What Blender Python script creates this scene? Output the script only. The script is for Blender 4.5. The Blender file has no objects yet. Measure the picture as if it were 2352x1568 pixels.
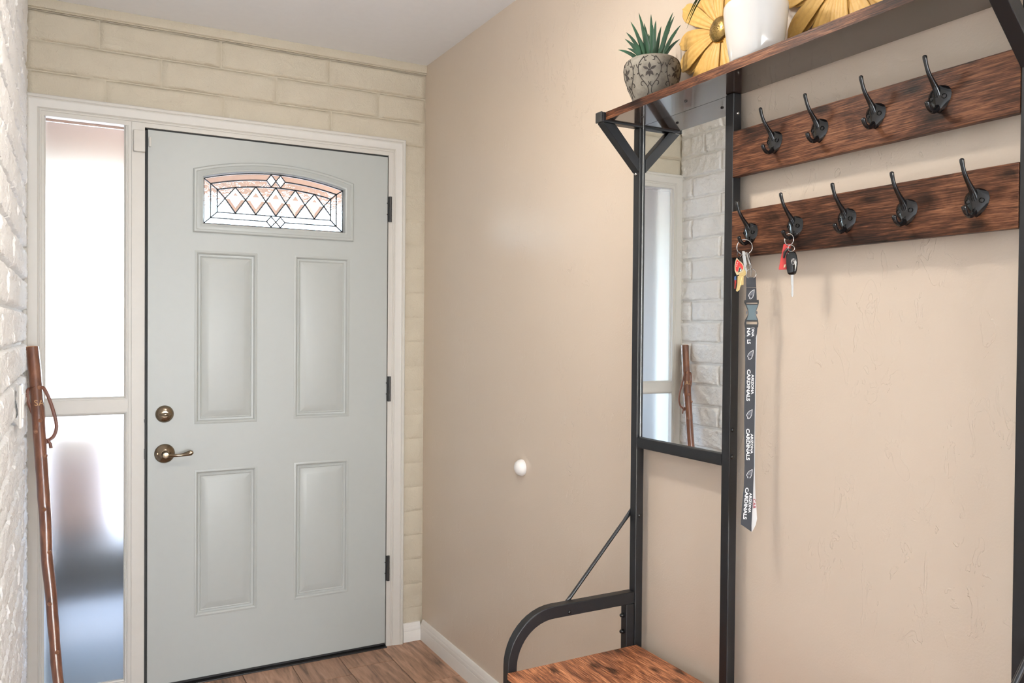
import bpy, bmesh, math, random
from mathutils import Vector, Matrix, noise
from mathutils.geometry import tessellate_polygon

random.seed(7)
S = bpy.context.scene
COL = S.collection

# ------------------------------------------------------------------ camera
cam = bpy.data.cameras.new('camera')
cam.sensor_width = 36.0
cam.lens = 28.31
cam.clip_start = 0.02
co = bpy.data.objects.new('camera', cam)
COL.objects.link(co)
co.matrix_world = Matrix(((0.8785, -0.0005, -0.4777, -0.2309),
                          (-0.4776, 0.0164, -0.8784, -3.1989),
                          (0.0083, 0.9999, 0.0142, 1.3296),
                          (0, 0, 0, 1)))
S.camera = co

# ------------------------------------------------------------------ sky, sun, lights, exposure
SKY_STRENGTH = 3.6
LAMP_W = 16.3
SIDE_FILL_W = 72.0
BACK_FILL_W = 108.0
w = bpy.data.worlds.new('sky')
S.world = w
w.use_nodes = True
nt = w.node_tree
sky = nt.nodes.new('ShaderNodeTexSky')
sky.sky_type = 'NISHITA'
sky.sun_disc = False
sky.sun_elevation = math.radians(48)
sky.sun_rotation = math.radians(200)
sky.dust_density = 2.5
nt.nodes['Background'].inputs['Strength'].default_value = SKY_STRENGTH
nt.links.new(sky.outputs[0], nt.nodes['Background'].inputs['Color'])

sun = bpy.data.lights.new('sun', 'SUN')
sun.energy = 4.0
sun.angle = math.radians(0.6)
sun.color = (1.0, 0.96, 0.9)
so = bpy.data.objects.new('sun', sun)
COL.objects.link(so)
so.rotation_euler = (math.radians(-42), 0, math.radians(-20))

# fill light in an added, unseen window, brightening the left wall
al = bpy.data.lights.new('side_fill', 'AREA')
al.shape = 'RECTANGLE'
al.size, al.size_y = 1.6, 1.7
al.energy = SIDE_FILL_W
al.color = (0.84, 0.92, 1.0)
ao = bpy.data.objects.new('side_fill', al)
COL.objects.link(ao)
ao.location = (1.06, -4.45, 1.15)
ao.rotation_euler = Vector((-0.80, 0.52, -0.34)).to_track_quat('-Z', 'Y').to_euler()
al.spread = math.radians(150)

# second fill in an added, unseen patio door, brightening the front door
pl = bpy.data.lights.new('back_fill', 'AREA')
pl.shape = 'RECTANGLE'
pl.size, pl.size_y = 1.9, 1.9
pl.energy = BACK_FILL_W
pl.color = (0.84, 0.92, 1.0)
po = bpy.data.objects.new('back_fill', pl)
COL.objects.link(po)
po.location = (-0.1, -6.94, 1.05)
po.rotation_euler = (math.radians(84), 0, 0)

S.view_settings.view_transform = 'Standard'
S.view_settings.look = 'None'
S.view_settings.exposure = 0.13
S.view_settings.gamma = 1.0
S.view_settings.use_curve_mapping = False
S.cycles.use_denoising = True
S.cycles.max_bounces = 12
S.cycles.diffuse_bounces = 6
S.cycles.glossy_bounces = 6
S.cycles.transmission_bounces = 10
S.cycles.sample_clamp_indirect = 6.0

# ------------------------------------------------------------------ helpers
ORG = {}


def lin(r, g, b):
    f = lambda c: (c / 255 / 12.92) if c / 255 <= 0.04045 else ((c / 255 + 0.055) / 1.055) ** 2.4
    return (f(r), f(g), f(b), 1.0)


def tag(o, label=None, cat=None, group=None, kind=None):
    if label: o['label'] = label
    if cat: o['category'] = cat
    if group: o['group'] = group
    if kind: o['kind'] = kind
    return o


def empty(name, loc):
    o = bpy.data.objects.new(name, None)
    o.empty_display_size = 0.05
    COL.objects.link(o)
    o.location = loc
    ORG[o] = Vector(loc)
    return o


class MB:
    def __init__(s):
        s.v, s.f, s.mi = [], [], []
        s.m = 0

    def add(s, vs, fs):
        n = len(s.v)
        s.v += [Vector(p) for p in vs]
        s.f += [tuple(i + n for i in f) for f in fs]
        s.mi += [s.m] * len(fs)
        return s

    def box(s, a, b):
        x0, y0, z0 = a
        x1, y1, z1 = b
        x0, x1 = min(x0, x1), max(x0, x1); y0, y1 = min(y0, y1), max(y0, y1); z0, z1 = min(z0, z1), max(z0, z1)
        return s.add([(x0, y0, z0), (x1, y0, z0), (x1, y1, z0), (x0, y1, z0), (x0, y0, z1), (x1, y0, z1), (x1, y1, z1), (x0, y1, z1)],
                     [(0, 3, 2, 1), (4, 5, 6, 7), (0, 1, 5, 4), (1, 2, 6, 5), (2, 3, 7, 6), (3, 0, 4, 7)])

    def loft(s, rings, cap0=True, cap1=True, closed=True):
        n = len(rings[0])
        vs = [p for r in rings for p in r]
        fs = []
        for i in range(len(rings) - 1):
            for j in range(n if closed else n - 1):
                k = (j + 1) % n
                fs.append((i * n + j, i * n + k, (i + 1) * n + k, (i + 1) * n + j))
        if cap0: fs.append(tuple(reversed(range(n))))
        if cap1: fs.append(tuple((len(rings) - 1) * n + j for j in range(n)))
        return s.add(vs, fs)

    def tube(s, path, r, n=10, closed=False, flat=1.0, up=None):
        path = [Vector(p) for p in path]
        N = len(path)
        rr = r if isinstance(r, (list, tuple)) else [r] * N
        rings = []
        ref = Vector(up) if up else None
        for i, p in enumerate(path):
            if closed:
                t = path[(i + 1) % N] - path[i - 1]
            else:
                t = path[min(i + 1, N - 1)] - path[max(i - 1, 0)]
            t.normalize()
            if ref is None:
                ref = Vector((0, 0, 1)) if abs(t.z) < 0.9 else Vector((1, 0, 0))
            a = (ref - t * ref.dot(t))
            if a.length < 1e-6: a = t.orthogonal()
            a.normalize()
            b = t.cross(a)
            if up is None: ref = a
            rings.append([p + a * (rr[i] * math.cos(2 * math.pi * k / n)) + b * (rr[i] * flat * math.sin(2 * math.pi * k / n)) for k in range(n)])
        if closed:
            rings.append(rings[0])
            return s.loft(rings, False, False)
        return s.loft(rings)

    def cyl(s, p0, p1, r, n=16):
        return s.tube([p0, p1], r, n)

    def lathe(s, prof, c, n=32, axis='z', cap=True):
        c = Vector(c)
        rings = []
        for r, h in prof:
            ring = []
            for k in range(n):
                a = 2 * math.pi * k / n
                if axis == 'z': q = Vector((r * math.cos(a), r * math.sin(a), h))
                elif axis == 'y': q = Vector((r * math.cos(a), h, r * math.sin(a)))
                else: q = Vector((h, r * math.cos(a), r * math.sin(a)))
                ring.append(c + q)
            rings.append(ring)
        return s.loft(rings, cap, cap)

    def prism(s, poly, fr, d0, d1, taper=0.0):
        """poly in (a, b); fr(a, b, d) -> point"""
        n = len(poly)
        top = poly
        if taper:
            cx = sum(p[0] for p in poly) / n; cy = sum(p[1] for p in poly) / n
            top = [(cx + (p[0] - cx) * (1 - taper), cy + (p[1] - cy) * (1 - taper)) for p in poly]
        vs = [fr(a, b, d0) for a, b in poly] + [fr(a, b, d1) for a, b in top]
        tri = tessellate_polygon([[Vector((a, b, 0)) for a, b in poly]])
        fs = [tuple(reversed(t)) for t in tri] + [tuple(i + n for i in t) for t in tri]
        fs += [(i, (i + 1) % n, n + (i + 1) % n, n + i) for i in range(n)]
        return s.add(vs, fs)

    def holed_prism(s, loops, fr, d0, d1):
        for d in (d0, d1): s.holed(loops, fr, d)
        for l in loops:
            s.loft([[fr(a, b, d0) for a, b in l], [fr(a, b, d1) for a, b in l]], False, False)
        return s

    def holed(s, loops, fr, d):
        pts = [p for l in loops for p in l]
        tri = tessellate_polygon([[Vector((a, b, 0)) for a, b in l] for l in loops])
        return s.add([fr(a, b, d) for a, b in pts], [tuple(t) for t in tri])

    def grid(s, nu, nv, fn):
        vs = [fn(i / nu, j / nv) for j in range(nv + 1) for i in range(nu + 1)]
        fs = [(j * (nu + 1) + i, j * (nu + 1) + i + 1, (j + 1) * (nu + 1) + i + 1, (j + 1) * (nu + 1) + i) for j in range(nv) for i in range(nu)]
        return s.add(vs, fs)

    def mesh(s, name, mat, org=Vector((0, 0, 0)), smooth=None, fix=True):
        me = bpy.data.meshes.new(name)
        me.from_pydata([tuple(p - org) for p in s.v], [], s.f)
        mats = mat if isinstance(mat, (list, tuple)) else [mat]
        for m in mats: me.materials.append(m)
        if len(mats) > 1: me.polygons.foreach_set('material_index', s.mi)
        if fix:
            bm = bmesh.new(); bm.from_mesh(me)
            bmesh.ops.remove_doubles(bm, verts=bm.verts, dist=1e-6)
            bmesh.ops.recalc_face_normals(bm, faces=bm.faces)
            bm.to_mesh(me); bm.free()
        if smooth is not None:
            me.polygons.foreach_set('use_smooth', [True] * len(me.polygons))
            me.set_sharp_from_angle(angle=math.radians(smooth))
        me.update()
        return me

    def build(s, name, mat, parent=None, base=None, smooth=None, bevel=0.0, fix=True, segs=2):
        org = ORG[parent] if parent is not None else Vector(base if base else (0, 0, 0))
        o = bpy.data.objects.new(name, s.mesh(name, mat, org, smooth, fix))
        COL.objects.link(o)
        ORG[o] = org.copy()
        if parent is not None:
            o.parent = parent
        else:
            o.location = org
        if bevel:
            b = o.modifiers.new('bevel', 'BEVEL')
            b.width = bevel; b.segments = segs; b.limit_method = 'ANGLE'; b.angle_limit = math.radians(40)
        return o


def place(mesh, name, parent, world, rotz=0.0, scale=None):
    o = bpy.data.objects.new(name, mesh)
    COL.objects.link(o)
    o.parent = parent
    o.location = Vector(world) - ORG[parent]
    o.rotation_euler = (0, 0, rotz)
    if scale: o.scale = scale
    ORG[o] = Vector(world)
    return o


def offset_loop(poly, d):
    """offset a closed counter-clockwise polygon inwards by d"""
    n = len(poly)
    out = []
    for i in range(n):
        p0, p1, p2 = Vector(poly[i - 1]), Vector(poly[i]), Vector(poly[(i + 1) % n])
        a = (p1 - p0).normalized(); b = (p2 - p1).normalized()
        na = Vector((-a.y, a.x)); nb = Vector((-b.y, b.x))
        m = na + nb
        m /= max(1e-6, 1 + na.dot(nb))
        out.append(tuple(p1 + m * d))
    return out


def smooth_path(P, R_=None, k=4):
    """Catmull-Rom resampling of a path (and of the radii along it)"""
    P = [Vector(p) for p in P]
    out, ro = [], []
    n = len(P)
    for i in range(n - 1):
        p0, p1, p2, p3 = P[max(0, i - 1)], P[i], P[i + 1], P[min(n - 1, i + 2)]
        for j in range(k):
            u = j / k
            out.append(0.5 * ((2 * p1) + (p2 - p0) * u + (2 * p0 - 5 * p1 + 4 * p2 - p3) * u * u + (3 * p1 - p0 - 3 * p2 + p3) * u ** 3))
            if R_: ro.append(R_[i] + (R_[i + 1] - R_[i]) * u)
    out.append(P[-1])
    if R_:
        ro.append(R_[-1])
        return out, ro
    return out


def rect(x0, z0, x1, z1):
    return [(x0, z0), (x1, z0), (x1, z1), (x0, z1)]


XZ = lambda a, b, d: Vector((a, d, b))


def text_tris(body, size, bold=0.0):
    cu = bpy.data.curves.new('lettering', 'FONT')
    cu.body = body
    cu.size = size
    cu.align_x = 'CENTER'
    cu.align_y = 'CENTER'
    cu.offset = bold
    cu.resolution_u = 3
    o = bpy.data.objects.new('lettering', cu)
    COL.objects.link(o)
    bpy.context.view_layer.update()
    dg = bpy.context.evaluated_depsgraph_get()
    me = o.evaluated_get(dg).to_mesh()
    vs = [v.co.copy() for v in me.vertices]
    fs = [tuple(p.vertices) for p in me.polygons]
    o.evaluated_get(dg).to_mesh_clear()
    bpy.data.objects.remove(o)
    bpy.data.curves.remove(cu)
    return vs, fs


# ------------------------------------------------------------------ materials
def new_mat(name):
    m = bpy.data.materials.new(name)
    m.use_nodes = True
    return m, m.node_tree, m.node_tree.nodes['Principled BSDF']


def N(t, kind, **kw):
    n = t.nodes.new(kind)
    for k, v in kw.items():
        if k in n.inputs: n.inputs[k].default_value = v
        else: setattr(n, k, v)
    return n


def coords(t, scale=(1, 1, 1), which='Object'):
    c = N(t, 'ShaderNodeTexCoord')
    mp = N(t, 'ShaderNodeMapping')
    mp.inputs['Scale'].default_value = scale
    t.links.new(c.outputs[which], mp.inputs['Vector'])
    return mp.outputs[0]


def world_coords(t, scale=(1, 1, 1)):
    c = N(t, 'ShaderNodeNewGeometry')
    mp = N(t, 'ShaderNodeMapping')
    mp.inputs['Scale'].default_value = scale
    t.links.new(c.outputs['Position'], mp.inputs['Vector'])
    return mp.outputs[0]


def ramp(t, fac, stops, interp='LINEAR'):
    r = N(t, 'ShaderNodeValToRGB')
    r.color_ramp.interpolation = interp
    el = r.color_ramp.elements
    while len(el) < len(stops): el.new(0.5)
    for e, (p, c) in zip(el, stops):
        e.position = p
        e.color = c if len(c) == 4 else (*c, 1)
    t.links.new(fac, r.inputs[0])
    return r.outputs[0]


def noise_tex(t, vec, scale, detail=3, rough=0.5, dist=0.0):
    n = N(t, 'ShaderNodeTexNoise', Scale=scale, Detail=detail, Roughness=rough, Distortion=dist)
    t.links.new(vec, n.inputs['Vector'])
    return n.outputs['Fac']


def math_node(t, op, a, b=None):
    n = N(t, 'ShaderNodeMath', operation=op)
    for i, x in enumerate((a, b)):
        if x is None: continue
        if isinstance(x, (int, float)): n.inputs[i].default_value = x
        else: t.links.new(x, n.inputs[i])
    return n.outputs[0]


def bump(t, bs, h, strength, dist, prev=None):
    b = N(t, 'ShaderNodeBump', Strength=strength, Distance=dist)
    t.links.new(h, b.inputs['Height'])
    if prev: t.links.new(prev, b.inputs['Normal'])
    t.links.new(b.outputs[0], bs.inputs['Normal'])
    return b.outputs[0]


def plain(name, col, rough=0.5, metal=0.0, var=0.04, bscale=0, bstr=0.0, coat=0.0):
    m, t, bs = new_mat(name)
    bs.inputs['Roughness'].default_value = rough
    bs.inputs['Metallic'].default_value = metal
    bs.inputs['Coat Weight'].default_value = coat
    v = coords(t)
    f = noise_tex(t, v, 35, 3)
    c0 = tuple(c * (1 - var) for c in col[:3]); c1 = tuple(min(1, c * (1 + var)) for c in col[:3])
    t.links.new(ramp(t, f, [(0.3, c0), (0.7, c1)]), bs.inputs['Base Color'])
    if bstr:
        bump(t, bs, noise_tex(t, v, bscale, 4), bstr, 0.001)
    return m


def m_wall_paint():
    m, t, bs = new_mat('tan_wall_paint')
    bs.inputs['Roughness'].default_value = 0.30
    bs.inputs['Specular IOR Level'].default_value = 0.5
    v = world_coords(t)
    f = noise_tex(t, v, 3, 2)
    t.links.new(ramp(t, f, [(0.2, (0.590, 0.500, 0.405)), (0.8, (0.610, 0.520, 0.424))]), bs.inputs['Base Color'])
    # skip-trowel plaster: sparse curved ridges over a fine orange peel
    vs_ = world_coords(t, (1, 1, 0.5))
    n1 = noise_tex(t, vs_, 24, 4, 0.6, 0.9)
    ridge = ramp(t, n1, [(0.0, (0, 0, 0)), (0.565, (0, 0, 0)), (0.578, (1, 1, 1)), (0.64, (0.9, 0.9, 0.9)), (1.0, (0.8, 0.8, 0.8))])
    msk = ramp(t, noise_tex(t, v, 4.2, 3), [(0.50, (0, 0, 0)), (0.68, (1, 1, 1))])
    h = math_node(t, 'MULTIPLY', ridge, msk)
    fine = noise_tex(t, v, 230, 2)
    h2 = math_node(t, 'ADD', h, math_node(t, 'MULTIPLY', fine, 0.30))
    bump(t, bs, h2, 0.55, 0.0017)
    return m


def m_brick(name, c0, c1, fine, strength, dist=0.004):
    m, t, bs = new_mat(name)
    bs.inputs['Roughness'].default_value = 0.62
    v = world_coords(t)
    f = noise_tex(t, v, 11, 3)
    t.links.new(ramp(t, f, [(0.25, c0), (0.75, c1)]), bs.inputs['Base Color'])
    a = noise_tex(t, v, fine, 5, 0.6, 0.6)
    b = noise_tex(t, v, fine * 6, 3)
    bump(t, bs, math_node(t, 'ADD', a, math_node(t, 'MULTIPLY', b, 0.25)), strength, dist)
    return m


def m_rustic(name, bright=1.0, rough=0.42, along='Y', seed=0.0):
    m, t, bs = new_mat(name)
    k = {'Y': (1, 0.09, 1), 'X': (0.09, 1, 1)}[along]
    c = N(t, 'ShaderNodeNewGeometry')
    mp = N(t, 'ShaderNodeMapping')
    mp.inputs['Scale'].default_value = k
    mp.inputs['Location'].default_value = (seed, seed * 1.7, seed * 0.6)
    t.links.new(c.outputs['Position'], mp.inputs['Vector'])
    v = mp.outputs[0]
    def stretched(k_, off):
        q = N(t, 'ShaderNodeMapping')
        q.inputs['Scale'].default_value = tuple(1 if x == 1 else k_ for x in k)
        q.inputs['Location'].default_value = (seed + off, seed * 1.3 + off, seed)
        t.links.new(c.outputs['Position'], q.inputs['Vector'])
        return q.outputs[0]
    grain = noise_tex(t, stretched(0.045, 0.0), 480, 3, 0.6, 0.2)
    mid = noise_tex(t, stretched(0.07, 1.0), 70, 4, 0.65, 0.8)
    blot = noise_tex(t, stretched(0.36, 3.0), 16, 5, 0.65, 1.0)
    patch = noise_tex(t, stretched(0.5, 7.0), 5, 2, 0.5, 0.3)
    mix = math_node(t, 'ADD', math_node(t, 'MULTIPLY', grain, 0.50), math_node(t, 'MULTIPLY', mid, 0.22))
    mix = math_node(t, 'ADD', mix, math_node(t, 'MULTIPLY', blot, 0.40))
    mix = math_node(t, 'ADD', mix, math_node(t, 'MULTIPLY', patch, 0.28))
    B = bright
    col = ramp(t, mix, [(0.54, (0.009 * B, 0.0048 * B, 0.0036 * B)), (0.63, (0.029 * B, 0.0110 * B, 0.0058 * B)),
                        (0.72, (0.074 * B, 0.0275 * B, 0.0128 * B)), (0.82, (0.165 * B, 0.070 * B, 0.033 * B)), (0.95, (0.26 * B, 0.140 * B, 0.078 * B))])
    # dark knots, laid out along the board
    sep = N(t, 'ShaderNodeSeparateXYZ')
    t.links.new(c.outputs['Position'], sep.inputs[0])
    cmb = N(t, 'ShaderNodeCombineXYZ')
    t.links.new(math_node(t, 'MULTIPLY', math_node(t, 'ADD', sep.outputs[1], seed), 0.42), cmb.inputs[0])
    t.links.new(math_node(t, 'ADD', math_node(t, 'ADD', sep.outputs[2], sep.outputs[0]), seed * 0.37 + 0.11), cmb.inputs[1])
    vo = N(t, 'ShaderNodeTexVoronoi', Scale=15.0)
    vo.voronoi_dimensions = '2D'
    t.links.new(cmb.outputs[0], vo.inputs['Vector'])
    warp = math_node(t, 'ADD', vo.outputs['Distance'], math_node(t, 'MULTIPLY', math_node(t, 'SUBTRACT', blot, 0.5), 0.35))
    kn = ramp(t, warp, [(0.05, (0.16, 0.15, 0.15)), (0.17, (1, 1, 1))])
    mx = N(t, 'ShaderNodeMix', data_type='RGBA', blend_type='MULTIPLY')
    mx.inputs[0].default_value = 0.9
    t.links.new(col, mx.inputs[6]); t.links.new(kn, mx.inputs[7])
    t.links.new(mx.outputs[2], bs.inputs['Base Color'])
    bs.inputs['Roughness'].default_value = rough
    bs.inputs['Specular IOR Level'].default_value = 0.2
    bump(t, bs, mix, 0.45, 0.0012)
    return m


def m_glass(name, rough=0.0, bscale=0, bstr=0.0, ior=1.45, col=(1, 1, 1, 1)):
    m, t, bs = new_mat(name)
    bs.inputs['Base Color'].default_value = col
    bs.inputs['Transmission Weight'].default_value = 1.0
    bs.inputs['Roughness'].default_value = rough
    bs.inputs['IOR'].default_value = ior
    if bstr:
        v = world_coords(t)
        bump(t, bs, noise_tex(t, v, bscale, 2, 0.5, 0.8), bstr, 0.004)
    return m


def m_plank():
    m, t, bs = new_mat('wood_look_tile')
    oi = N(t, 'ShaderNodeObjectInfo')
    c = N(t, 'ShaderNodeNewGeometry')
    ad = N(t, 'ShaderNodeVectorMath', operation='ADD')
    t.links.new(c.outputs['Position'], ad.inputs[0])
    sc = N(t, 'ShaderNodeVectorMath', operation='SCALE')
    sc.inputs['Scale'].default_value = 9.0
    cmb = N(t, 'ShaderNodeCombineXYZ')
    t.links.new(oi.outputs['Random'], cmb.inputs[0]); t.links.new(oi.outputs['Random'], cmb.inputs[1])
    t.links.new(cmb.outputs[0], sc.inputs[0])
    t.links.new(sc.outputs[0], ad.inputs[1])
    mp = N(t, 'ShaderNodeMapping')
    mp.inputs['Scale'].default_value = (1, 0.10, 1)
    t.links.new(ad.outputs[0], mp.inputs['Vector'])
    a = noise_tex(t, mp.outputs[0], 22, 4, 0.6, 1.3)
    b = noise_tex(t, mp.outputs[0], 130, 3, 0.6, 0.4)
    mix = math_node(t, 'ADD', math_node(t, 'MULTIPLY', a, 0.75), math_node(t, 'MULTIPLY', b, 0.25))
    col = ramp(t, mix, [(0.30, (0.085, 0.050, 0.032)), (0.43, (0.27, 0.155, 0.100)), (0.55, (0.42, 0.245, 0.160)), (0.72, (0.54, 0.345, 0.24))])
    hs = N(t, 'ShaderNodeHueSaturation')
    t.links.new(math_node(t, 'ADD', math_node(t, 'MULTIPLY', oi.outputs['Random'], 0.3), 0.85), hs.inputs['Value'])
    t.links.new(col, hs.inputs['Color'])
    t.links.new(hs.outputs[0], bs.inputs['Base Color'])
    bs.inputs['Roughness'].default_value = 0.45
    bump(t, bs, mix, 0.15, 0.001)
    return m


def m_stick():
    m, t, bs = new_mat('varnished_stick_wood')
    v = coords(t, (1, 1, 0.12))
    f = noise_tex(t, v, 60, 4, 0.6, 0.6)
    t.links.new(ramp(t, f, [(0.3, (0.085, 0.032, 0.018)), (0.55, (0.17, 0.066, 0.036)), (0.75, (0.27, 0.12, 0.065))]), bs.inputs['Base Color'])
    bs.inputs['Roughness'].default_value = 0.28
    bs.inputs['Coat Weight'].default_value = 0.4
    bump(t, bs, f, 0.3, 0.001)
    return m


def m_petal():
    m, t, bs = new_mat('yellow_painted_petal')
    v = world_coords(t)
    f = noise_tex(t, v, 60, 4, 0.6, 1.0)
    t.links.new(ramp(t, f, [(0.25, (0.56, 0.325, 0.080)), (0.55, (0.655, 0.40, 0.110)), (0.85, (0.70, 0.45, 0.145))]), bs.inputs['Base Color'])
    bs.inputs['Roughness'].default_value = 0.5
    return m


def m_stonepot():
    m, t, bs = new_mat('weathered_grey_pot')
    v = coords(t)
    f = noise_tex(t, v, 30, 5, 0.65)
    t.links.new(ramp(t, f, [(0.25, (0.075, 0.066, 0.053)), (0.5, (0.165, 0.150, 0.122)), (0.8, (0.25, 0.23, 0.19))]), bs.inputs['Base Color'])
    bs.inputs['Roughness'].default_value = 0.8
    bump(t, bs, noise_tex(t, v, 160, 4), 0.3, 0.001)
    return m


def m_emit(name, col, s):
    m, t, bs = new_mat(name)
    bs.inputs['Base Color'].default_value = (0.8, 0.8, 0.8, 1)
    bs.inputs['Emission Color'].default_value = col
    bs.inputs['Emission Strength'].default_value = s
    return m


M = {}
M['wall'] = m_wall_paint()
M['brick'] = m_brick('cream_block_paint', (0.50, 0.445, 0.345), (0.54, 0.485, 0.38), 30, 0.9, 0.006)
M['rough'] = m_brick('cream_split_block_paint', (0.86, 0.85, 0.825), (0.90, 0.89, 0.87), 80, 0.9, 0.0055)
M['ceiling'] = plain('ceiling_paint', (0.80, 0.81, 0.83), 0.8, var=0.01, bscale=150, bstr=0.1)
M['door'] = plain('white_door_paint', (0.40, 0.42, 0.402), 0.38, var=0.008, bscale=400, bstr=0.03)
M['trim'] = plain('white_trim_paint', (0.56, 0.54, 0.495), 0.4, var=0.012)
M['plank'] = m_plank()
M['base'] = plain('white_baseboard_paint', (0.74, 0.72, 0.68), 0.4, var=0.012)
M['grout'] = plain('dark_grout', (0.10, 0.075, 0.06), 0.9)
M['black'] = plain('black_powder_coat', (0.007, 0.0075, 0.009), 0.40, var=0.1, bscale=700, bstr=0.05)
M['hook'] = plain('glossy_black_enamel', (0.006, 0.006, 0.0065), 0.12, var=0.1)
M['plastic'] = plain('black_plastic', (0.02, 0.02, 0.02), 0.45)
M['rubber'] = plain('dark_weatherstrip', (0.012, 0.012, 0.011), 0.6)
M['board'] = m_rustic('rustic_brown_board', 1.25, 0.45, 'Y', 0.0)
M['board2'] = m_rustic('rustic_brown_board_low', 1.25, 0.45, 'Y', 2.3)
M['shelf'] = m_rustic('rustic_brown_shelf', 1.4, 0.45, 'Y', 5.1)
M['seat'] = m_rustic('rustic_brown_seat', 3.8, 0.42, 'Y', 8.7)
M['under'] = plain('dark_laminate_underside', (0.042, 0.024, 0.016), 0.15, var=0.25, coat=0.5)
m, t, bs = new_mat('mirror_silver')
bs.inputs['Base Color'].default_value = (0.88, 0.90, 0.89, 1); bs.inputs['Metallic'].default_value = 1.0; bs.inputs['Roughness'].default_value = 0.01
M['mirror'] = m
M['bronze'] = plain('antique_nickel', (0.24, 0.19, 0.135), 0.22, 1.0, var=0.15)
M['steel'] = plain('bright_steel', (0.43, 0.415, 0.395), 0.18, 1.0)
M['brass'] = plain('key_brass', (0.50, 0.36, 0.155), 0.28, 1.0)
M['gold'] = plain('gilt_edge', (0.55, 0.43, 0.25), 0.3, 1.0)
M['frost'] = m_glass('frosted_glass', 0.34, ior=1.35)
M['clear'] = m_glass('clear_glass', 0.0)
M['hammer'] = m_glass('hammered_glass', 0.02, 42, 0.65)
M['crackle'] = m_glass('crackled_glass', 0.05, 260, 1.0)
M['lead'] = plain('lead_came', (0.018, 0.02, 0.024), 0.4, 0.5)
M['stick'] = m_stick()
M['cutwood'] = plain('pale_cut_wood', (0.50, 0.27, 0.13), 0.5, var=0.15)
M['knot'] = plain('knot_wood', (0.235, 0.105, 0.055), 0.4, var=0.2)
M['leather'] = plain('brown_leather', (0.14, 0.05, 0.028), 0.45, var=0.2)
M['bullseye'] = plain('white_rubber', (0.82, 0.81, 0.79), 0.4)
M['sensor'] = plain('white_sensor_plastic', (0.54, 0.52, 0.475), 0.4)
M['switch'] = plain('ivory_switch_plastic', (0.74, 0.72, 0.68), 0.3)
M['leaf'] = plain('deep_green_leaf', (0.012, 0.055, 0.022), 0.4, var=0.35)
M['petal'] = m_petal()
M['disc'] = plain('burnished_gold_disc', (0.33, 0.22, 0.075), 0.25, 0.9, var=0.5, bscale=120, bstr=1.0)
M['potgrey'] = m_stonepot()
M['carve'] = plain('dark_carving', (0.028, 0.022, 0.018), 0.8)
M['ceramic'] = plain('white_glazed_ceramic', (0.63, 0.62, 0.59), 0.12, var=0.01, coat=0.5)
M['soil'] = plain('dark_soil', (0.03, 0.02, 0.013), 0.9, var=0.4, bscale=80, bstr=0.8)
M['webbing'] = plain('charcoal_webbing', (0.026, 0.028, 0.034), 0.55, bscale=900, bstr=0.25)
M['whiteweb'] = plain('white_webbing', (0.72, 0.70, 0.68), 0.6)
M['print'] = plain('white_print', (0.82, 0.82, 0.80), 0.6)
M['greyprint'] = plain('grey_print', (0.11, 0.115, 0.13), 0.6)
M['darkprint'] = plain('black_print', (0.012, 0.012, 0.014), 0.6)
M['redprint'] = plain('crimson_print', (0.33, 0.012, 0.03), 0.6)
M['buckle'] = plain('grey_buckle_plastic', (0.10, 0.14, 0.155), 0.35)
M['red'] = plain('red_enamel', (0.52, 0.028, 0.022), 0.25)
M['blue'] = plain('blue_enamel', (0.06, 0.13, 0.30), 0.3)
M['peach'] = plain('peach_stucco', (0.66, 0.49, 0.39), 0.85, bscale=60, bstr=0.3)
M['concrete'] = plain('porch_concrete', (0.105, 0.102, 0.100), 0.8, var=0.08)
M['gravel'] = plain('pale_gravel', (0.58, 0.53, 0.47), 0.9, var=0.15)
M['wicker'] = plain('dark_wicker', (0.03, 0.028, 0.03), 0.6)
M['cushion'] = plain('peach_cushion', (0.36, 0.20, 0.135), 0.85)
M['roomwall'] = plain('room_paint', (0.66, 0.58, 0.49), 0.7, var=0.01)
M['lens'] = m_emit('lamp_lens', (1.0, 0.86, 0.68, 1), 4.0)
M['engrave'] = plain('pale_engraving', (0.45, 0.27, 0.13), 0.6)

# ------------------------------------------------------------------ setting: walls, floor, ceiling
XR, H = 1.087, 2.450
XL = -0.375

# right wall
r = MB().box((XR, 0.14, -0.02), (XR + 0.12, -3.55, H)).box((XR, -3.5501, -0.02), (XR + 0.12, -5.35, 0.2)).box((XR, -3.5501, 2.15), (XR + 0.12, -5.35, H)).box((XR, -5.3501, -0.02), (XR + 0.12, -7.1, H)).build('wall_right', M['wall'], base=(XR, -3.5, 0))
tag(r, kind='structure')

# ceiling
c = MB().box((-3.2, 0.14, H), (XR + 0.12, -7.1, H + 0.08)).build('ceiling', M['ceiling'], base=(0, -3, H))
tag(c, kind='structure')

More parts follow.
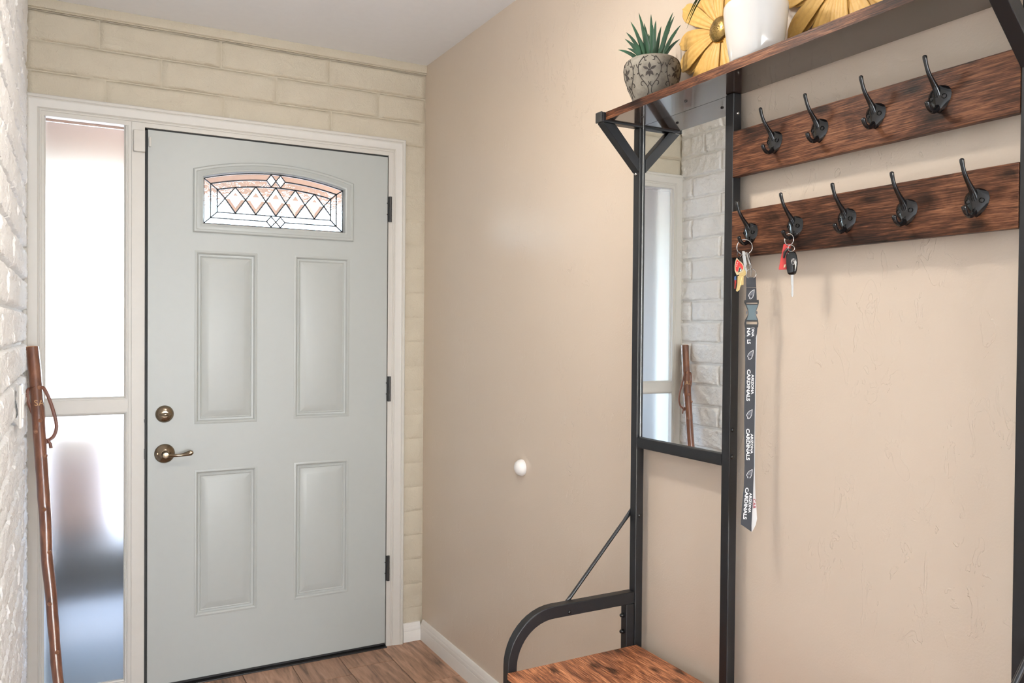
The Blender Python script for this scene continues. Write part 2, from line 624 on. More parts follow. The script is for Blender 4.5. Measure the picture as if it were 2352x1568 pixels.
# floor: grout bed + wood-look planks
fl = MB().box((-3.2, 0.14, -0.06), (XR + 0.12, -7.1, -0.0035)).build('floor', M['grout'], base=(0, -3, 0))
tag(fl, kind='structure')
PW = 0.1872
col0 = 0.898
joints = {0: -0.400, 1: -0.148, 2: -0.205, 3: -0.62, 4: -0.33, 5: -0.75, 6: -0.10, 7: -0.5}
pm = {}
for ci in range(-0, 9):
    x0 = col0 - PW * ci
    x1 = x0 + PW
    x0c = max(x0, XL - 0.03)
    ys = [0.02]
    y = joints.get(ci, -0.3)
    while y > -4.2:
        ys.append(y)
        y -= 1.2
    ys.append(-4.2)
    for k in range(len(ys) - 1):
        L = ys[k] - ys[k + 1]
        W = x1 - x0c
        key = (round(W, 3), round(L, 3))
        if key not in pm:
            b = MB()
            g = 0.0012
            a = 0.0012
            lo = [(-W / 2 + g, -L / 2 + g), (W / 2 - g, -L / 2 + g), (W / 2 - g, L / 2 - g), (-W / 2 + g, L / 2 - g)]
            hi = [(-W / 2 + g + a, -L / 2 + g + a), (W / 2 - g - a, -L / 2 + g + a), (W / 2 - g - a, L / 2 - g - a), (-W / 2 + g + a, L / 2 - g - a)]
            b.loft([[Vector((p[0], p[1], -0.004)) for p in lo], [Vector((p[0], p[1], -0.0009)) for p in lo], [Vector((p[0], p[1], 0)) for p in hi]])
            pm[key] = b.mesh('plank', M['plank'])
        place(pm[key], 'plank', fl, ((x0c + x1) / 2, (ys[k] + ys[k + 1]) / 2, 0))

# brick pieces ------------------------------------------------------
COURSE = 0.1033
ZTOP = 2.308
brick_cache = {}


def brick_mesh(kind, L, hgt, variant):
    key = (kind, round(L, 3), round(hgt, 3), variant)
    if key in brick_cache: return brick_cache[key]
    if kind == 'faint':
        nu, nv, proud, gap, edge = 10, 12, 0.0042, 0.0012, 0.012
    elif kind == 'rough':
        nu, nv, proud, gap, edge = max(8, int(52 * L / 0.41)), 16, 0.014, 0.004, 0.008
    else:
        nu, nv, proud, gap, edge = max(5, int(34 * L / 0.41)), 12, 0.0090, 0.0022, 0.007
    seed = Vector((variant * 13.7, variant * 5.1, variant * 9.3 + L * 3))
    b = MB()
    Lh = L - 2 * gap
    Hh = hgt - 2 * gap

    def fn(i, j):
        # denser rows near the edges
        u = i
        v_ = j
        x = (u - 0.5) * Lh
        z = (v_ - 0.5) * Hh
        ex = min(u, 1 - u) * Lh
        ez = min(v_, 1 - v_) * Hh
        wob = 0.5 + 0.5 * noise.noise(Vector((x * 30, z * 30, 2)) + seed)
        e = min(1, min(ex, ez) / (edge * (0.6 + 0.8 * wob)))
        e = math.sin(e * math.pi / 2)
        p = Vector((x, 0, z))
        if kind == 'rough':
            n1 = noise.fractal(p * 30 + seed, 0.6, 2.2, 5)
            n2 = noise.noise(p * 9 + seed * 2)
            chip = noise.turbulence(Vector((p.x * 34, 0, p.z * 60)) + seed, 4, True)
            d = proud * (0.85 + 0.22 * n2) + 0.0048 * n1 - 0.007 * max(0, chip - 0.55)
            z += 0.0028 * noise.noise(Vector((x * 22, 7, variant)) + seed) * (1 if ez < 0.02 else 0.3)
        else:
            n1 = noise.fractal(p * 14 + seed, 0.9, 2.0, 3)
            d = proud * 0.9 + 0.0026 * n1 - 0.0016 * max(0, noise.turbulence(p * 24 + seed, 3, True) - 0.55)
            z += 0.0016 * noise.noise(Vector((x * 26, 3, variant)) + seed) * (1 if ez < 0.02 else 0.3)
        return Vector((x, -d * e - 0.0008, z))
    b.grid(nu, nv, fn)
    # the rim goes back into the mortar
    n = len(b.v)
    rim = [i for i in range(nu + 1)] + [j * (nu + 1) + nu for j in range(1, nv + 1)] + [nv * (nu + 1) + i for i in range(nu - 1, -1, -1)] + [j * (nu + 1) for j in range(nv - 1, 0, -1)]
    back = [b.v[i] + Vector((0, 0.006, 0)) for i in rim]
    b.v += back
    m_ = len(rim)
    for k in range(m_):
        b.f.append((rim[k], n + k, n + (k + 1) % m_, rim[(k + 1) % m_])); b.mi.append(0)
    me = b.mesh('brick', M['rough'] if kind == 'rough' else M['brick'], smooth=50)
    brick_cache[key] = me
    return me


# door wall (mortar bed with the opening) : front of bed at y = 0.016
YB = 0.016
bed = MB()
bed.holed([rect(XL - 0.02, -0.02, XR + 0.0, H), list(reversed(rect(-0.352, -0.019, 0.962, 2.085)))], XZ, YB)
bed.box((XL - 0.02, YB + 0.001, 2.085), (XR, 0.14, H)).box((0.962, YB + 0.001, -0.02), (XR, 0.14, 2.085)).box((XL - 0.02, YB + 0.001, -0.02), (-0.352, 0.14, 2.085))
wb = bed.build('wall_door', M['brick'], base=(0.35, YB, 0), fix=False)
tag(wb, kind='structure')
rows = [(-1, [XL - 0.005, -0.153, 0.257, 0.673, XR]), (0, [XL - 0.005, 0.05, 0.463, 0.88, XR]), (1, [XL - 0.005, -0.134, 0.268, 0.680, XR]),
        ]
vi = 0
for k, xs in rows:
    zt = ZTOP - COURSE * k
    for a, b_ in zip(xs[:-1], xs[1:]):
        vi += 1
        place(brick_mesh('soft', b_ - a, COURSE, vi % 6), 'brick', wb, ((a + b_) / 2, YB, zt - COURSE / 2))
for k in range(2, 23):
    zt = ZTOP - COURSE * k
    x0 = 0.968
    vi += 1
    hgt = COURSE
    if zt - hgt < 0.0: hgt = zt - 0.0
    if hgt < 0.03: continue
    place(brick_mesh('faint', XR - x0, hgt, vi % 9), 'brick', wb, ((XR + x0) / 2, YB, zt - hgt / 2))

# left wall of split-face blocks
YEND = -3.7
wl = MB().box((XL - 0.16, 0.14, -0.02), (XL - 0.009, YEND, H)).build('wall_left', M['rough'], base=(XL, -1.8, 0))
tag(wl, kind='structure')
for k in range(-1, 23):
    zt = ZTOP - COURSE * k
    hgt = COURSE
    if k == -1: zt = H - 0.004; hgt = zt - ZTOP
    if zt - hgt < 0: hgt = zt
    if hgt < 0.03: continue
    y0 = YB - 0.004
    y = -0.08 if k % 2 == 0 else -0.285
    if k == 0: y = -0.17
    while y0 > -2.9:
        L = y0 - y
        vi += 1
        place(brick_mesh('rough', L, hgt, vi % 9), 'brick', wl, (XL - 0.009, (y0 + y) / 2, zt - hgt / 2), rotz=math.pi / 2)
        y0 = y
        y -= 0.41

# the room behind the photographer
rm = MB().box((-3.2, YEND, -0.02), (-3.1, -7.1, H)).build('wall_room_side', M['roomwall'], base=(-3.2, -5, 0)); tag(rm, kind='structure')
rm = MB().box((-3.2, YEND + 0.12, -0.02), (XL - 0.161, YEND, H)).build('wall_room_front', M['roomwall'], base=(-2, YEND, 0)); tag(rm, kind='structure')
rm = MB().box((-3.2, -7.0, -0.02), (-1.1, -7.1, H)).box((0.9, -7.0, -0.02), (XR, -7.1, H)).box((-1.0999, -7.0, 2.06), (0.8999, -7.1, H)).build('wall_back', M['roomwall'], base=(0, -7, 0)); tag(rm, kind='structure')
wk = MB()  # frame of the unseen window added to carry the side fill
for a_, b__ in (((-3.55, 0.2), (-5.35, 0.26)), ((-3.55, 2.09), (-5.35, 2.15)), ((-3.55, 0.26), (-3.61, 2.09)), ((-5.29, 0.26), (-5.35, 2.09)), ((-4.42, 0.26), (-4.48, 2.09))):
    wk.box((XR + 0.02, a_[0], a_[1]), (XR + 0.08, b__[0], b__[1]))
wf = wk.build('added_window', M['trim'], base=(XR, -4.45, 0.2), fix=False); tag(wf, kind='structure')
MB().box((XR + 0.045, -3.61, 0.26), (XR + 0.05, -5.29, 2.09)).build('pane', M['clear'], wf)

pk = MB()  # frame of the unseen patio door added for the back fill
for a_, b__ in (((-1.1, 0.0), (0.9, 0.05)), ((-1.1, 2.0), (0.9, 2.06)), ((-1.1, 0.05), (-1.04, 2.0)), ((0.84, 0.05), (0.9, 2.0)), ((-0.13, 0.05), (-0.07, 2.0))):
    pk.box((a_[0], -7.02, a_[1]), (b__[0], -7.08, b__[1]))
pf = pk.build('added_patio_door', M['trim'], base=(-0.1, -7.05, 0), fix=False); tag(pf, kind='structure')
MB().box((-1.04, -7.05, 0.05), (0.84, -7.055, 2.0)).build('pane', M['clear'], pf)

# ceiling trim along the door wall (bed moulding)
tm = MB()
prof = [(0.0, 2.4115), (0.007, 2.4115), (0.008, 2.4135), (0.006, 2.4160), (0.011, 2.4185), (0.0125, 2.445), (0.010, H), (0.0, H)]
tm.loft([[Vector((x, YB - d - 0.004, z)) for d, z in prof] for x in (XL + 0.006, XR - 0.0005)])
t1 = tm.build('trim_1', M['brick'], base=(0.35, YB, H), smooth=30)
tag(t1, kind='structure')

# baseboards
bp = [(0.0, 0.0), (0.0135, 0.0), (0.0135, 0.046), (0.0130, 0.048), (0.0118, 0.049), (0.0130, 0.0505), (0.0132, 0.060), (0.0118, 0.066), (0.0112, 0.067), (0.0112, 0.069), (0.0085, 0.078), (0.0060, 0.084), (0.0, 0.085)]
bb = MB().loft([[Vector((XR - d, y, z)) for d, z in bp] for y in (0.0, -3.5)]).build('baseboard_right', M['base'], base=(XR, -2, 0), smooth=25)
tag(bb, kind='structure')
bb = MB().loft([[Vector((x, 0.012 - d, z * 0.93)) for d, z in bp] for x in (0.996, XR - 0.0136)]).build('baseboard_door', M['base'], base=(1.04, 0, 0), smooth=25)
tag(bb, kind='structure')

# ------------------------------------------------------------------ casing round door and sidelight
YC = -0.012


def strip(mb, pts, prof):
    """sweep profile (offset across, depth) along an open path in x,z, with mitres; offset grows to the left of travel"""
    n = len(pts)
    rings = []
    for i in range(n):
        p = Vector(pts[i])
        if i == 0: t = (Vector(pts[1]) - p).normalized(); m = Vector((-t.y, t.x))
        elif i == n - 1: t = (p - Vector(pts[i - 1])).normalized(); m = Vector((-t.y, t.x))
        else:
            a = (p - Vector(pts[i - 1])).normalized(); b = (Vector(pts[i + 1]) - p).normalized()
            na = Vector((-a.y, a.x)); nb = Vector((-b.y, b.x))
            m = (na + nb) / (1 + na.dot(nb))
        rings.append([Vector((p.x + m.x * o, YB - d, p.y + m.y * o)) for o, d in prof])
    mb.loft(rings)


cp = [(0.0, 0.0), (0.0, 0.016), (0.003, 0.020), (0.007, 0.020), (0.010, 0.0175), (0.014, 0.0215), (0.036, 0.0255), (0.040, 0.027), (0.044, 0.0255), (0.046, 0.028), (0.054, 0.028), (0.057, 0.025), (0.057, 0.0)]
ca = MB()
strip(ca, [(0.934, 0.0), (0.934, 2.064), (-0.328, 2.064), (-0.328, 0.0)], [(-o, d) for o, d in cp])
cs = ca.build('trim_2', M['trim'], base=(0.3, 0, 0), smooth=25)
tag(cs, kind='structure')

# jambs, mullion, head (depth of the opening)
jm = MB()
jm.box((0.918, -0.0022, 0.0), (0.952, 0.13, 2.064))            # hinge jamb
jm.box((-0.352, -0.0022, 0.0), (-0.322, 0.13, 2.064))          # left jamb
jm.box((-0.3519, -0.0017, 2.050), (0.9519, 0.034, 2.085))         # head
jm.box((-0.060, -0.0052, 0.0), (-0.007, 0.131, 2.0505))          # mullion post
jm.box((-0.050, -0.0105, 0.0), (-0.016, -0.0050, 2.0635))          # flat cover strip on the mullion
fj = jm.build('trim_3', M['trim'], base=(0.3, 0, 0), fix=False)
tag(fj, kind='structure')

# sidelight: window_1
wn = MB()
XG0, XG1 = -0.3175, -0.0735
beads = [(0, 0.0), (0.0, 0.016), (-0.004, 0.018), (-0.007, 0.012), (-0.010, 0.012), (-0.012, 0.004), (-0.012, 0.0)]


def bead_frame(mb, x0, z0, x1, z1, yb):
    """stepped glazing bead round a pane, growing outwards from the visible glass edge"""
    steps = [(0.0, yb + 0.016), (0.0, yb), (0.004, yb - 0.003), (0.005, yb - 0.009), (0.009, yb - 0.010), (0.0095, yb - 0.0135), (0.0135, yb - 0.0135), (0.0135, yb + 0.016)]
    rings = [[Vector((a, y, b)) for a, b in offset_loop(rect(x0, z0, x1, z1), -o)] for o, y in steps]
    mb.loft(rings, False, False)


bead_frame(wn, XG0, 1.080, XG1, 2.0505 - 0.0, 0.012)
bead_frame(wn, XG0 - 0.006, 0.055, XG1, 1.015, 0.012)
wn.box((-0.3225, -0.001, 1.028), (-0.0595, 0.05, 1.068))      # mid rail
wn.box((-0.3225, 0.002, 2.062), (-0.0595, 0.05, 2.07))
wn.box((-0.3225, -0.001, 0.0), (-0.0595, 0.05, 0.042))        # bottom rail
w1 = wn.build('window_1', M['trim'], base=(-0.2, 0, 0), smooth=20)
tag(w1, kind='structure')
MB().box((XG0 - 0.01, 0.022, 1.070), (XG1 + 0.01, 0.026, 2.0365)).build('frosted_pane', M['frost'], w1)
MB().box((XG0 - 0.01, 0.022, 2.0380), (XG1 + 0.01, 0.026, 2.060)).build('clear_pane', M['clear'], w1)
MB().box((XG0 - 0.013, 0.022, 0.045), (XG1 + 0.01, 0.026, 1.026)).build('frosted_pane', M['frost'], w1)

# ------------------------------------------------------------------ front door
DW, DB, DT = 0.914, 0.016, 2.043
panels = [rect(0.163, 0.968, 0.390, 1.617), rect(0.530, 0.972, 0.754, 1.618), rect(0.163, 0.244, 0.392, 0.797), rect(0.533, 0.253, 0.755, 0.799)]


def arch(x0, x1, z0, zs, rise, n=24):
    """ccw outline: flat bottom, arched top"""
    pts = [(x0, z0), (x1, z0)]
    for i in range(n + 1):
        u = 1 - i / n
        x = x0 + (x1 - x0) * u
        k = (2 * u - 1)
        # circular segment
        c_ = (x1 - x0) / 2
        R = (c_ * c_ + rise * rise) / (2 * rise)
        zz = zs + math.sqrt(max(0, R * R - (k * c_) ** 2)) - (R - rise)
        pts.append((x, zz))
    return pts


LX0, LX1 = 0.1945, 0.7272
glass_out = arch(LX0, LX1, 1.720, 1.8890, 0.0385)
lite_hole = [(a, b) for a, b in offset_loop(glass_out, -0.004)]
frame_out = arch(0.157, 0.768, 1.684, 1.9190, 0.0465)
door = empty('door_1', (0.457, 0.0, 0.016))
tag(door, kind='structure')
d = MB()
outer = rect(0.0035, DB, DW, DT)
d.holed([outer, list(reversed(lite_hole))] + [list(reversed(p)) for p in panels], XZ, 0.0)
# panel embossing
pr = [(0.0, 0.0), (0.003, -0.0012), (0.007, -0.0016), (0.011, 0.0010), (0.014, 0.0062), (0.0205, 0.0070), (0.0225, 0.0050), (0.0245, 0.0060), (0.0265, 0.0074), (0.049, 0.0010), (0.051, 0.0006)]
for p in panels:
    rings = [[XZ(a, b, y) for a, b in offset_loop(p, o)] for o, y in pr]
    d.loft(rings, False, True)
# edges and back
d.loft([[XZ(a, b, 0.0) for a, b in outer], [XZ(a, b, 0.044) for a, b in outer]], False, False)
d.holed([outer, list(reversed(lite_hole))], XZ, 0.044)
d.loft([[XZ(a, b, 0.0) for a, b in lite_hole], [XZ(a, b, 0.044) for a, b in lite_hole]], False, False)
d.build('slab', M['door'], door, smooth=18)
# lite frame moulding
fm = MB()
fp = [(0.0, 0.0), (0.0, -0.006), (0.004, -0.0095), (0.010, -0.0095), (0.013, -0.0075), (0.018, -0.0085), (0.027, -0.0115), (0.032, -0.010), (0.0355, -0.002), (0.0365, 0.018)]


def lerp_loop(A, B, f):
    return [(a[0] + (b[0] - a[0]) * f, a[1] + (b[1] - a[1]) * f) for a, b in zip(A, B)]


rings = [[XZ(a, b, y) for a, b in lerp_loop(frame_out, glass_out, o / 0.0365)] for o, y in fp]
fm.loft(rings, False, False)
fm.build('lite_frame', M['door'], door, smooth=25)

# leaded glass : panes and cames
YG = 0.014
CX = 0.4605
ZB0, ZB1, ZB2 = 1.720, 1.7430, 1.7655


def top_z(x, inset):
    x0, x1, zs, rise = LX0, LX1, 1.8890, 0.0385
    c_ = (x1 - x0) / 2
    R = (c_ * c_ + rise * rise) / (2 * rise)
    k = x - (x0 + x1) / 2
    return zs + math.sqrt(R * R - k * k) - (R - rise) - inset


X1a, X1b, X2a, X2b = 0.2195, 0.7005, 0.2430, 0.6775
T1, T2 = 0.0255, 0.0515


def arc_pts(xa, xb, inset, n=14):
    return [(xa + (xb - xa) * i / n, top_z(xa + (xb - xa) * i / n, inset)) for i in range(n + 1)]


def pane(poly, mat, name='pane', bev=0.0, y0=None):
    b = MB()
    area = sum(poly[i][0] * poly[(i + 1) % len(poly)][1] - poly[(i + 1) % len(poly)][0] * poly[i][1] for i in range(len(poly)))
    if area < 0: poly = list(reversed(poly))
    ya = YG
    if bev:
        inn = offset_loop(poly, bev)
        b.loft([[XZ(p[0], p[1], ya + 0.003) for p in poly], [XZ(p[0], p[1], ya) for p in poly], [XZ(p[0], p[1], ya - 0.0035) for p in inn]], True, True)
    else:
        b.prism(poly, XZ, ya + 0.003, ya)
    return b.build(name, mat, door)


def up(xa, inset): return (xa, top_z(xa, inset))


lead = MB()


def came(pts, wd_=0.0021):
    for a, b in zip(pts[:-1], pts[1:]):
        a = Vector(a); b = Vector(b)
        if (b - a).length < 1e-6: continue
        t = (b - a).normalized()
        wd = wd_ * 1.2
        nrm = Vector((-t.y, t.x)) * wd
        e = t * wd * 0.5
        q = [a - e + nrm, a - e - nrm, b + e - nrm, b + e + nrm]
        lead.prism([tuple(p) for p in q], XZ, YG + 0.0035, YG - 0.0045)


g = 0.0003
# outer border ring
pane([(LX0, ZB0), (LX1, ZB0), (X1b, ZB1), (X1a, ZB1)], M['clear'])
pane([(LX0, ZB0), (X1a, ZB1), up(X1a, T1), up(LX0, 0.0)], M['hammer'])
pane([(LX1, ZB0), up(LX1, 0.0), up(X1b, T1), (X1b, ZB1)], M['hammer'])
pane(arc_pts(LX0, LX1, 0.0, 20) + list(reversed(arc_pts(X1a, X1b, T1, 20))), M['clear'])
# inner border ring
pane([(X1a, ZB1), (X1b, ZB1), (X2b, ZB2), (X2a, ZB2)], M['clear'])
pane([(X1a, ZB1), (X2a, ZB2), up(X2a, T2), up(X1a, T1)], M['hammer'])
pane([(X1b, ZB1), up(X1b, T1), up(X2b, T2), (X2b, ZB2)], M['hammer'])
pane(arc_pts(X1a, X1b, T1, 20) + list(reversed(arc_pts(X2a, X2b, T2, 20))), M['hammer'])
# diamonds
dz = 1.8192
dxs = [CX + 0.0757 * k for k in (-2, -1, 0, 1, 2)]
diam = []
for x in dxs:
    zt = min(top_z(x, T2), 1.8755)
    P = [(x - 0.0376, dz), (x, ZB2 + 0.0008), (x + 0.0376, dz), (x, zt)]
    diam.append(P)
    pane(P, M['clear'], 'diamond_pane', bev=0.0125)
    came(P + [P[0]], 0.0019)
lefts = [X2a] + [x + 0.0378 for x in dxs]
# fill pieces over and under the diamonds
for i in range(4):
    a, b = diam[i], diam[i + 1]
    pane([a[3], a[2], b[3]] + list(reversed(arc_pts(a[3][0], b[3][0], T2, 4)))[1:-1], M['hammer'])
    pane([a[1], b[1], a[2]], M['hammer'])
a = diam[0]; b = diam[4]
pane([(X2a, dz - 0.0), a[0], a[3]] + list(reversed(arc_pts(X2a, a[3][0], T2, 4)))[1:], M['hammer'])
pane([(X2a, ZB2), a[1], a[0], (X2a, dz)], M['hammer'])
pane([b[2], (X2b, dz)] + list(reversed(arc_pts(b[3][0], X2b, T2, 4)))[:-1] + [b[3]], M['hammer'])
pane([b[1], (X2b, ZB2), (X2b, dz), b[2]], M['hammer'])
came([up(X2a, T2), a[0], (X2a, 1.783)], 0.0016)
came([up(X2b, T2), b[2], (X2b, 1.783)], 0.0016)
# small diamonds
for zc, dd in ((top_z(CX, T1) - 0.0005, 0.0235), (ZB1, 0.0205)):
    for s in (-1, 1):
        x = CX + s * 0.0178
        P = [(x - 0.0178, zc), (x, zc - dd), (x + 0.0178, zc), (x, zc + dd)]
        pb = MB()
        pb.prism(P, XZ, YG - 0.0002, YG - 0.004)
        pb.build('small_diamond_pane', M['crackle'], door)
        came(P + [P[0]], 0.0015)
came(arc_pts(LX0, LX1, 0.001, 20) + [(LX1 - 0.001, ZB0 + 0.001), (LX0 + 0.001, ZB0 + 0.001), (LX0 + 0.001, top_z(LX0, 0))], 0.0014)
came(arc_pts(X1a, CX - 0.0356, T1, 10)); came(arc_pts(CX + 0.0356, X1b, T1, 10))
came([up(X1a, T1), (X1a, ZB1), (CX - 0.0356, ZB1)], 0.0016); came([(CX + 0.0356, ZB1), (X1b, ZB1), up(X1b, T1)], 0.0016)
came(arc_pts(X2a, X2b, T2, 20), 0.0021)
came([up(X2a, T2), (X2a, ZB2), (X2b, ZB2), up(X2b, T2)], 0.0016)
for A, B, C_ in ((up(LX0, 0), up(X1a, T1), up(X2a, T2)), (up(LX1, 0), up(X1b, T1), up(X2b, T2)), ((LX0, ZB0), (X1a, ZB1), (X2a, ZB2)), ((LX1, ZB0), (X1b, ZB1), (X2b, ZB2))):
    came([A, B, C_], 0.0018)
lead.build('leading', M['lead'], door)

# weatherstrip gap, threshold, sweep
ws = MB()
ws.box((0.9142, 0.010, DB), (0.9185, 0.05, DT)).box((-0.0068, 0.010, 0.0), (0.0033, 0.05, DT + 0.005)).box((-0.0068, 0.010, DT + 0.0005), (0.9185, 0.05, 2.0498))
ws.build('weatherstrip', M['rubber'], door)
sw = MB().box((0.004, 0.001, 0.0085), (0.914, 0.042, 0.0157))
sw.build('door_sweep', M['rubber'], door)
th = MB().box((-0.322, -0.018, -0.001), (0.918, 0.12, 0.0045)).box((-0.006, 0.006, 0.0045), (0.918, 0.12, 0.008))
tt = th.build('trim_4', plain('dark_bronze_threshold', (0.035, 0.033, 0.033), 0.4, 0.6), base=(0.4, 0, 0), bevel=0.0012)
tag(tt, kind='structure')

# hinges
for zt, zb in ((1.8792, 1.7744), (1.1321, 1.0283), (0.3817, 0.2772)):
    hb = MB()
    hb.cyl((0.9235, -0.0085, zb), (0.9235, -0.0085, zt), 0.0062, 12)
    for k in range(5):
        z = zb + (zt - zb) * (k / 4 * 0.98 + 0.01)
        hb.cyl((0.9235, -0.0085, z - 0.0008), (0.9235, -0.0085, z + 0.0008), 0.0068, 12)
    hb.box((0.9150, -0.004, zb), (0.9300, -0.0005, zt))
    for f in (0.3, 0.74):
        hb.cyl((0.9140, -0.004, zb + (zt - zb) * f), (0.9105, -0.004, zb + (zt - zb) * f), 0.002, 8)
    hb.build('hinge', M['plastic'], door, smooth=30)

# deadbolt
db = MB()
db.lathe([(0.0, -0.0172), (0.010, -0.017), (0.021, -0.0150), (0.027, -0.009), (0.0308, -0.004), (0.0316, -0.0005)], (0.0607, 0, 1.0113), 36, 'y', cap=False)
dbo = db.build('deadbolt', M['bronze'], door, smooth=40)
tu = MB()
path = [(0.0607 + x, -0.0225 - 0.004 * (1 - abs(x) / 0.022), 1.0113) for x in (-0.021, -0.015, -0.007, 0, 0.007, 0.015, 0.021)]
tu.tube(path, [0.0012, 0.0042, 0.0062, 0.0066, 0.0062, 0.0042, 0.0012], 12, flat=1.3, up=(0, 0, 1))
tu.cyl((0.0607, -0.015, 1.0113), (0.0607, -0.024, 1.0113), 0.006, 12)
tu.build('thumb_turn', M['bronze'], dbo, smooth=40)
# lever
lv = MB()
lv.lathe([(0.010, -0.0185), (0.019, -0.0165), (0.024, -0.0105), (0.0315, -0.0075), (0.0345, -0.003), (0.0352, -0.0005)], (0.0610, 0, 0.8662), 36, 'y', cap=True)
lvo = lv.build('door_lever', M['bronze'], door, smooth=40)
le = MB()
le.lathe([(0.0125, -0.014), (0.0118, -0.050), (0.0100, -0.056), (0.0, -0.0575)], (0.0610, 0, 0.8662), 24, 'y', cap=False)
path = []
rad = []
for i in range(13):
    u = i / 12
    path.append((0.066 + 0.088 * u, -0.046 + 0.006 * math.sin(u * math.pi), 0.8650 + 0.0030 * u + 0.004 * u ** 3 - 0.005 * math.sin(u * math.pi)))
    rad.append(0.0085 - 0.0035 * math.sin(min(1, u * 1.3) * math.pi) + (0.0012 if u > 0.8 else 0))
rad[-1] = 0.0048
le.tube(path, rad, 14, flat=0.75, up=(0, 0, 1))
le.build('lever_arm', M['bronze'], lvo, smooth=50)
kb = MB()
kb.box((0.0555, -0.0615, 0.8648), (0.0665, -0.057, 0.8678)).lathe([(0.0085, -0.057), (0.0085, -0.0595), (0.006, -0.060)], (0.061, 0, 0.8662), 20, 'y')
kb.build('privacy_button', M['bronze'], lvo, smooth=40)
for dx, dz_ in ((-0.024, 0.002),):
    MB().cyl((0.061 + dx, -0.006, 0.8662 + dz_), (0.061 + dx, -0.0115, 0.8662 + dz_), 0.0032, 12).build('screw', M['bronze'], lvo, smooth=40)
# strike plates on the mullion
sp = MB().box((-0.0082, -0.0078, 0.852), (-0.0058, 0.03, 0.889)).box((-0.0082, -0.0078, 0.984), (-0.0058, 0.03, 0.996))
sp.build('strike_plate', M['plastic'], fj)

# door alarm contact: sensor on the mullion, magnet on the door
se = MB().box((-0.0450, -0.024, 1.957), (-0.0075, -0.0118, 2.0335)).build('door_sensor', M['sensor'], base=(-0.026, -0.012, 1.957), bevel=0.002)
tag(se, 'ivory rectangular alarm sensor stuck on the mullion left of the door top', 'door sensor')
mg = MB().box((0.0060, -0.0085, 1.981), (0.0135, -0.0003, 2.016)).build('magnet', M['sensor'], door, bevel=0.0015)

# ------------------------------------------------------------------ outside: porch and yard
o = MB().box((-2.5, 0.141, -0.20), (2.8, 2.0, -0.05)).build('porch_floor', M['concrete'], base=(0, 1, -0.1)); tag(o, kind='structure')
o = MB().box((-0.62, 0.141, 2.42), (2.8, 2.0, 2.50)).build('porch_ceiling', M['peach'], base=(0.5, 1, 2.4)); tag(o, kind='structure')
o = MB().box((-0.62, 1.72, 2.10), (2.8, 1.92, 2.4199)).build('porch_beam', M['peach'], base=(0.5, 1.8, 2.1)); tag(o, kind='structure')
o = MB().box((-0.62, 0.141, -0.0499), (-0.45, 1.72, 2.4199)).build('porch_wall', plain('shaded_stucco', (0.20, 0.185, 0.175), 0.85, bscale=60, bstr=0.3), base=(-0.5, 1, 0)); tag(o, kind='structure')  # porch wall in shade; the shade is put into its grey colour
o = MB().box((-14, 2.001, -0.30), (14, 26, -0.12)).build('yard_ground', M['gravel'], base=(0, 10, -0.2)); tag(o, kind='structure')
o = MB().box((XR + 0.121, 0.02, -0.0499), (3.0, 0.14, 2.60)).build('facade', M['peach'], base=(2, 0.1, 0)); tag(o, kind='structure')

pc = empty('patio_chair', (-0.10, 0.72, -0.05))
tag(pc, 'dark patio chair with peach cushion blurred behind the lower frosted pane', 'chair')
for dx in (-0.24, 0.24):
    for dy in (-0.23, 0.23):
        MB().box((-0.10 + dx - 0.02, 0.72 + dy - 0.02, -0.05), (-0.10 + dx + 0.02, 0.72 + dy + 0.02, 0.2195 if dy < 0 or dx > 0 else 0.84)).build('leg', M['wicker'], pc)
MB().box((-0.36, 0.47, 0.22), (0.16, 0.97, 0.32)).build('seat', M['wicker'], pc, bevel=0.01)
MB().box((-0.36, 0.92, 0.3205), (-0.07, 0.97, 0.84)).build('backrest', M['wicker'], pc, bevel=0.01)
MB().box((-0.33, 0.49, 0.3205), (0.13, 0.91, 0.42)).build('seat_cushion', M['wicker'], pc, bevel=0.02)
MB().box((-0.35, 0.80, 0.4205), (-0.07, 0.9195, 0.88)).build('back_cushion', M['cushion'], pc, bevel=0.02)

# ------------------------------------------------------------------ ceiling lamp
cl = empty('ceiling_light', (0.36, -1.62, H))
tag(cl, 'round white ceiling light above the entry hall, out of frame', 'ceiling light')
MB().lathe([(0.118, 0.0), (0.118, -0.014), (0.104, -0.018), (0.104, 0.0)], (0.36, -1.62, H), 40, 'z', cap=False).build('base_ring', M['trim'], cl, smooth=30)
MB().lathe([(0.103, -0.015), (0.101, -0.035), (0.088, -0.062), (0.060, -0.083), (0.028, -0.093), (0.0, -0.095)], (0.36, -1.62, H), 40, 'z', cap=False).build('glass_dome', M['lens'], cl, smooth=60)
for k in range(3):      # three bulbs; the shade sends about half of their light straight down
    for kind, share in (('POINT', 0.5), ('AREA', 0.5)):
        la = bpy.data.lights.new('lamp_bulb', kind)
        if kind == 'POINT': la.shadow_soft_size = 0.022
        else:
            la.shape = 'DISK'
            la.size = 0.045
        la.energy = LAMP_W * share / 3
        la.color = (1.0, 0.92, 0.83)
        lo = bpy.data.objects.new('lamp_bulb', la)
        COL.objects.link(lo)
        lo.parent = cl
        lo.location = (0.065 * math.cos(k * 2.094 + 0.5), 0.065 * math.sin(k * 2.094 + 0.5), -0.165)

# ------------------------------------------------------------------ hall tree (bench with shelf, mirror and coat hooks)
HT = empty('hall_tree', (0.87, -2.005, 0.0))
tag(HT, 'black metal hall tree with rustic wood shelf, hook boards, mirror and bench seat', 'hall tree')
XF, XB = 1.045, 1.0695
YA0, YA1 = -1.530, -1.505
YB0, YB1 = -1.865, -1.840
YC0, YC1 = -2.505, -2.480
ZSH = 1.8775


def sq(mb, a, b): return mb.box(a, b)


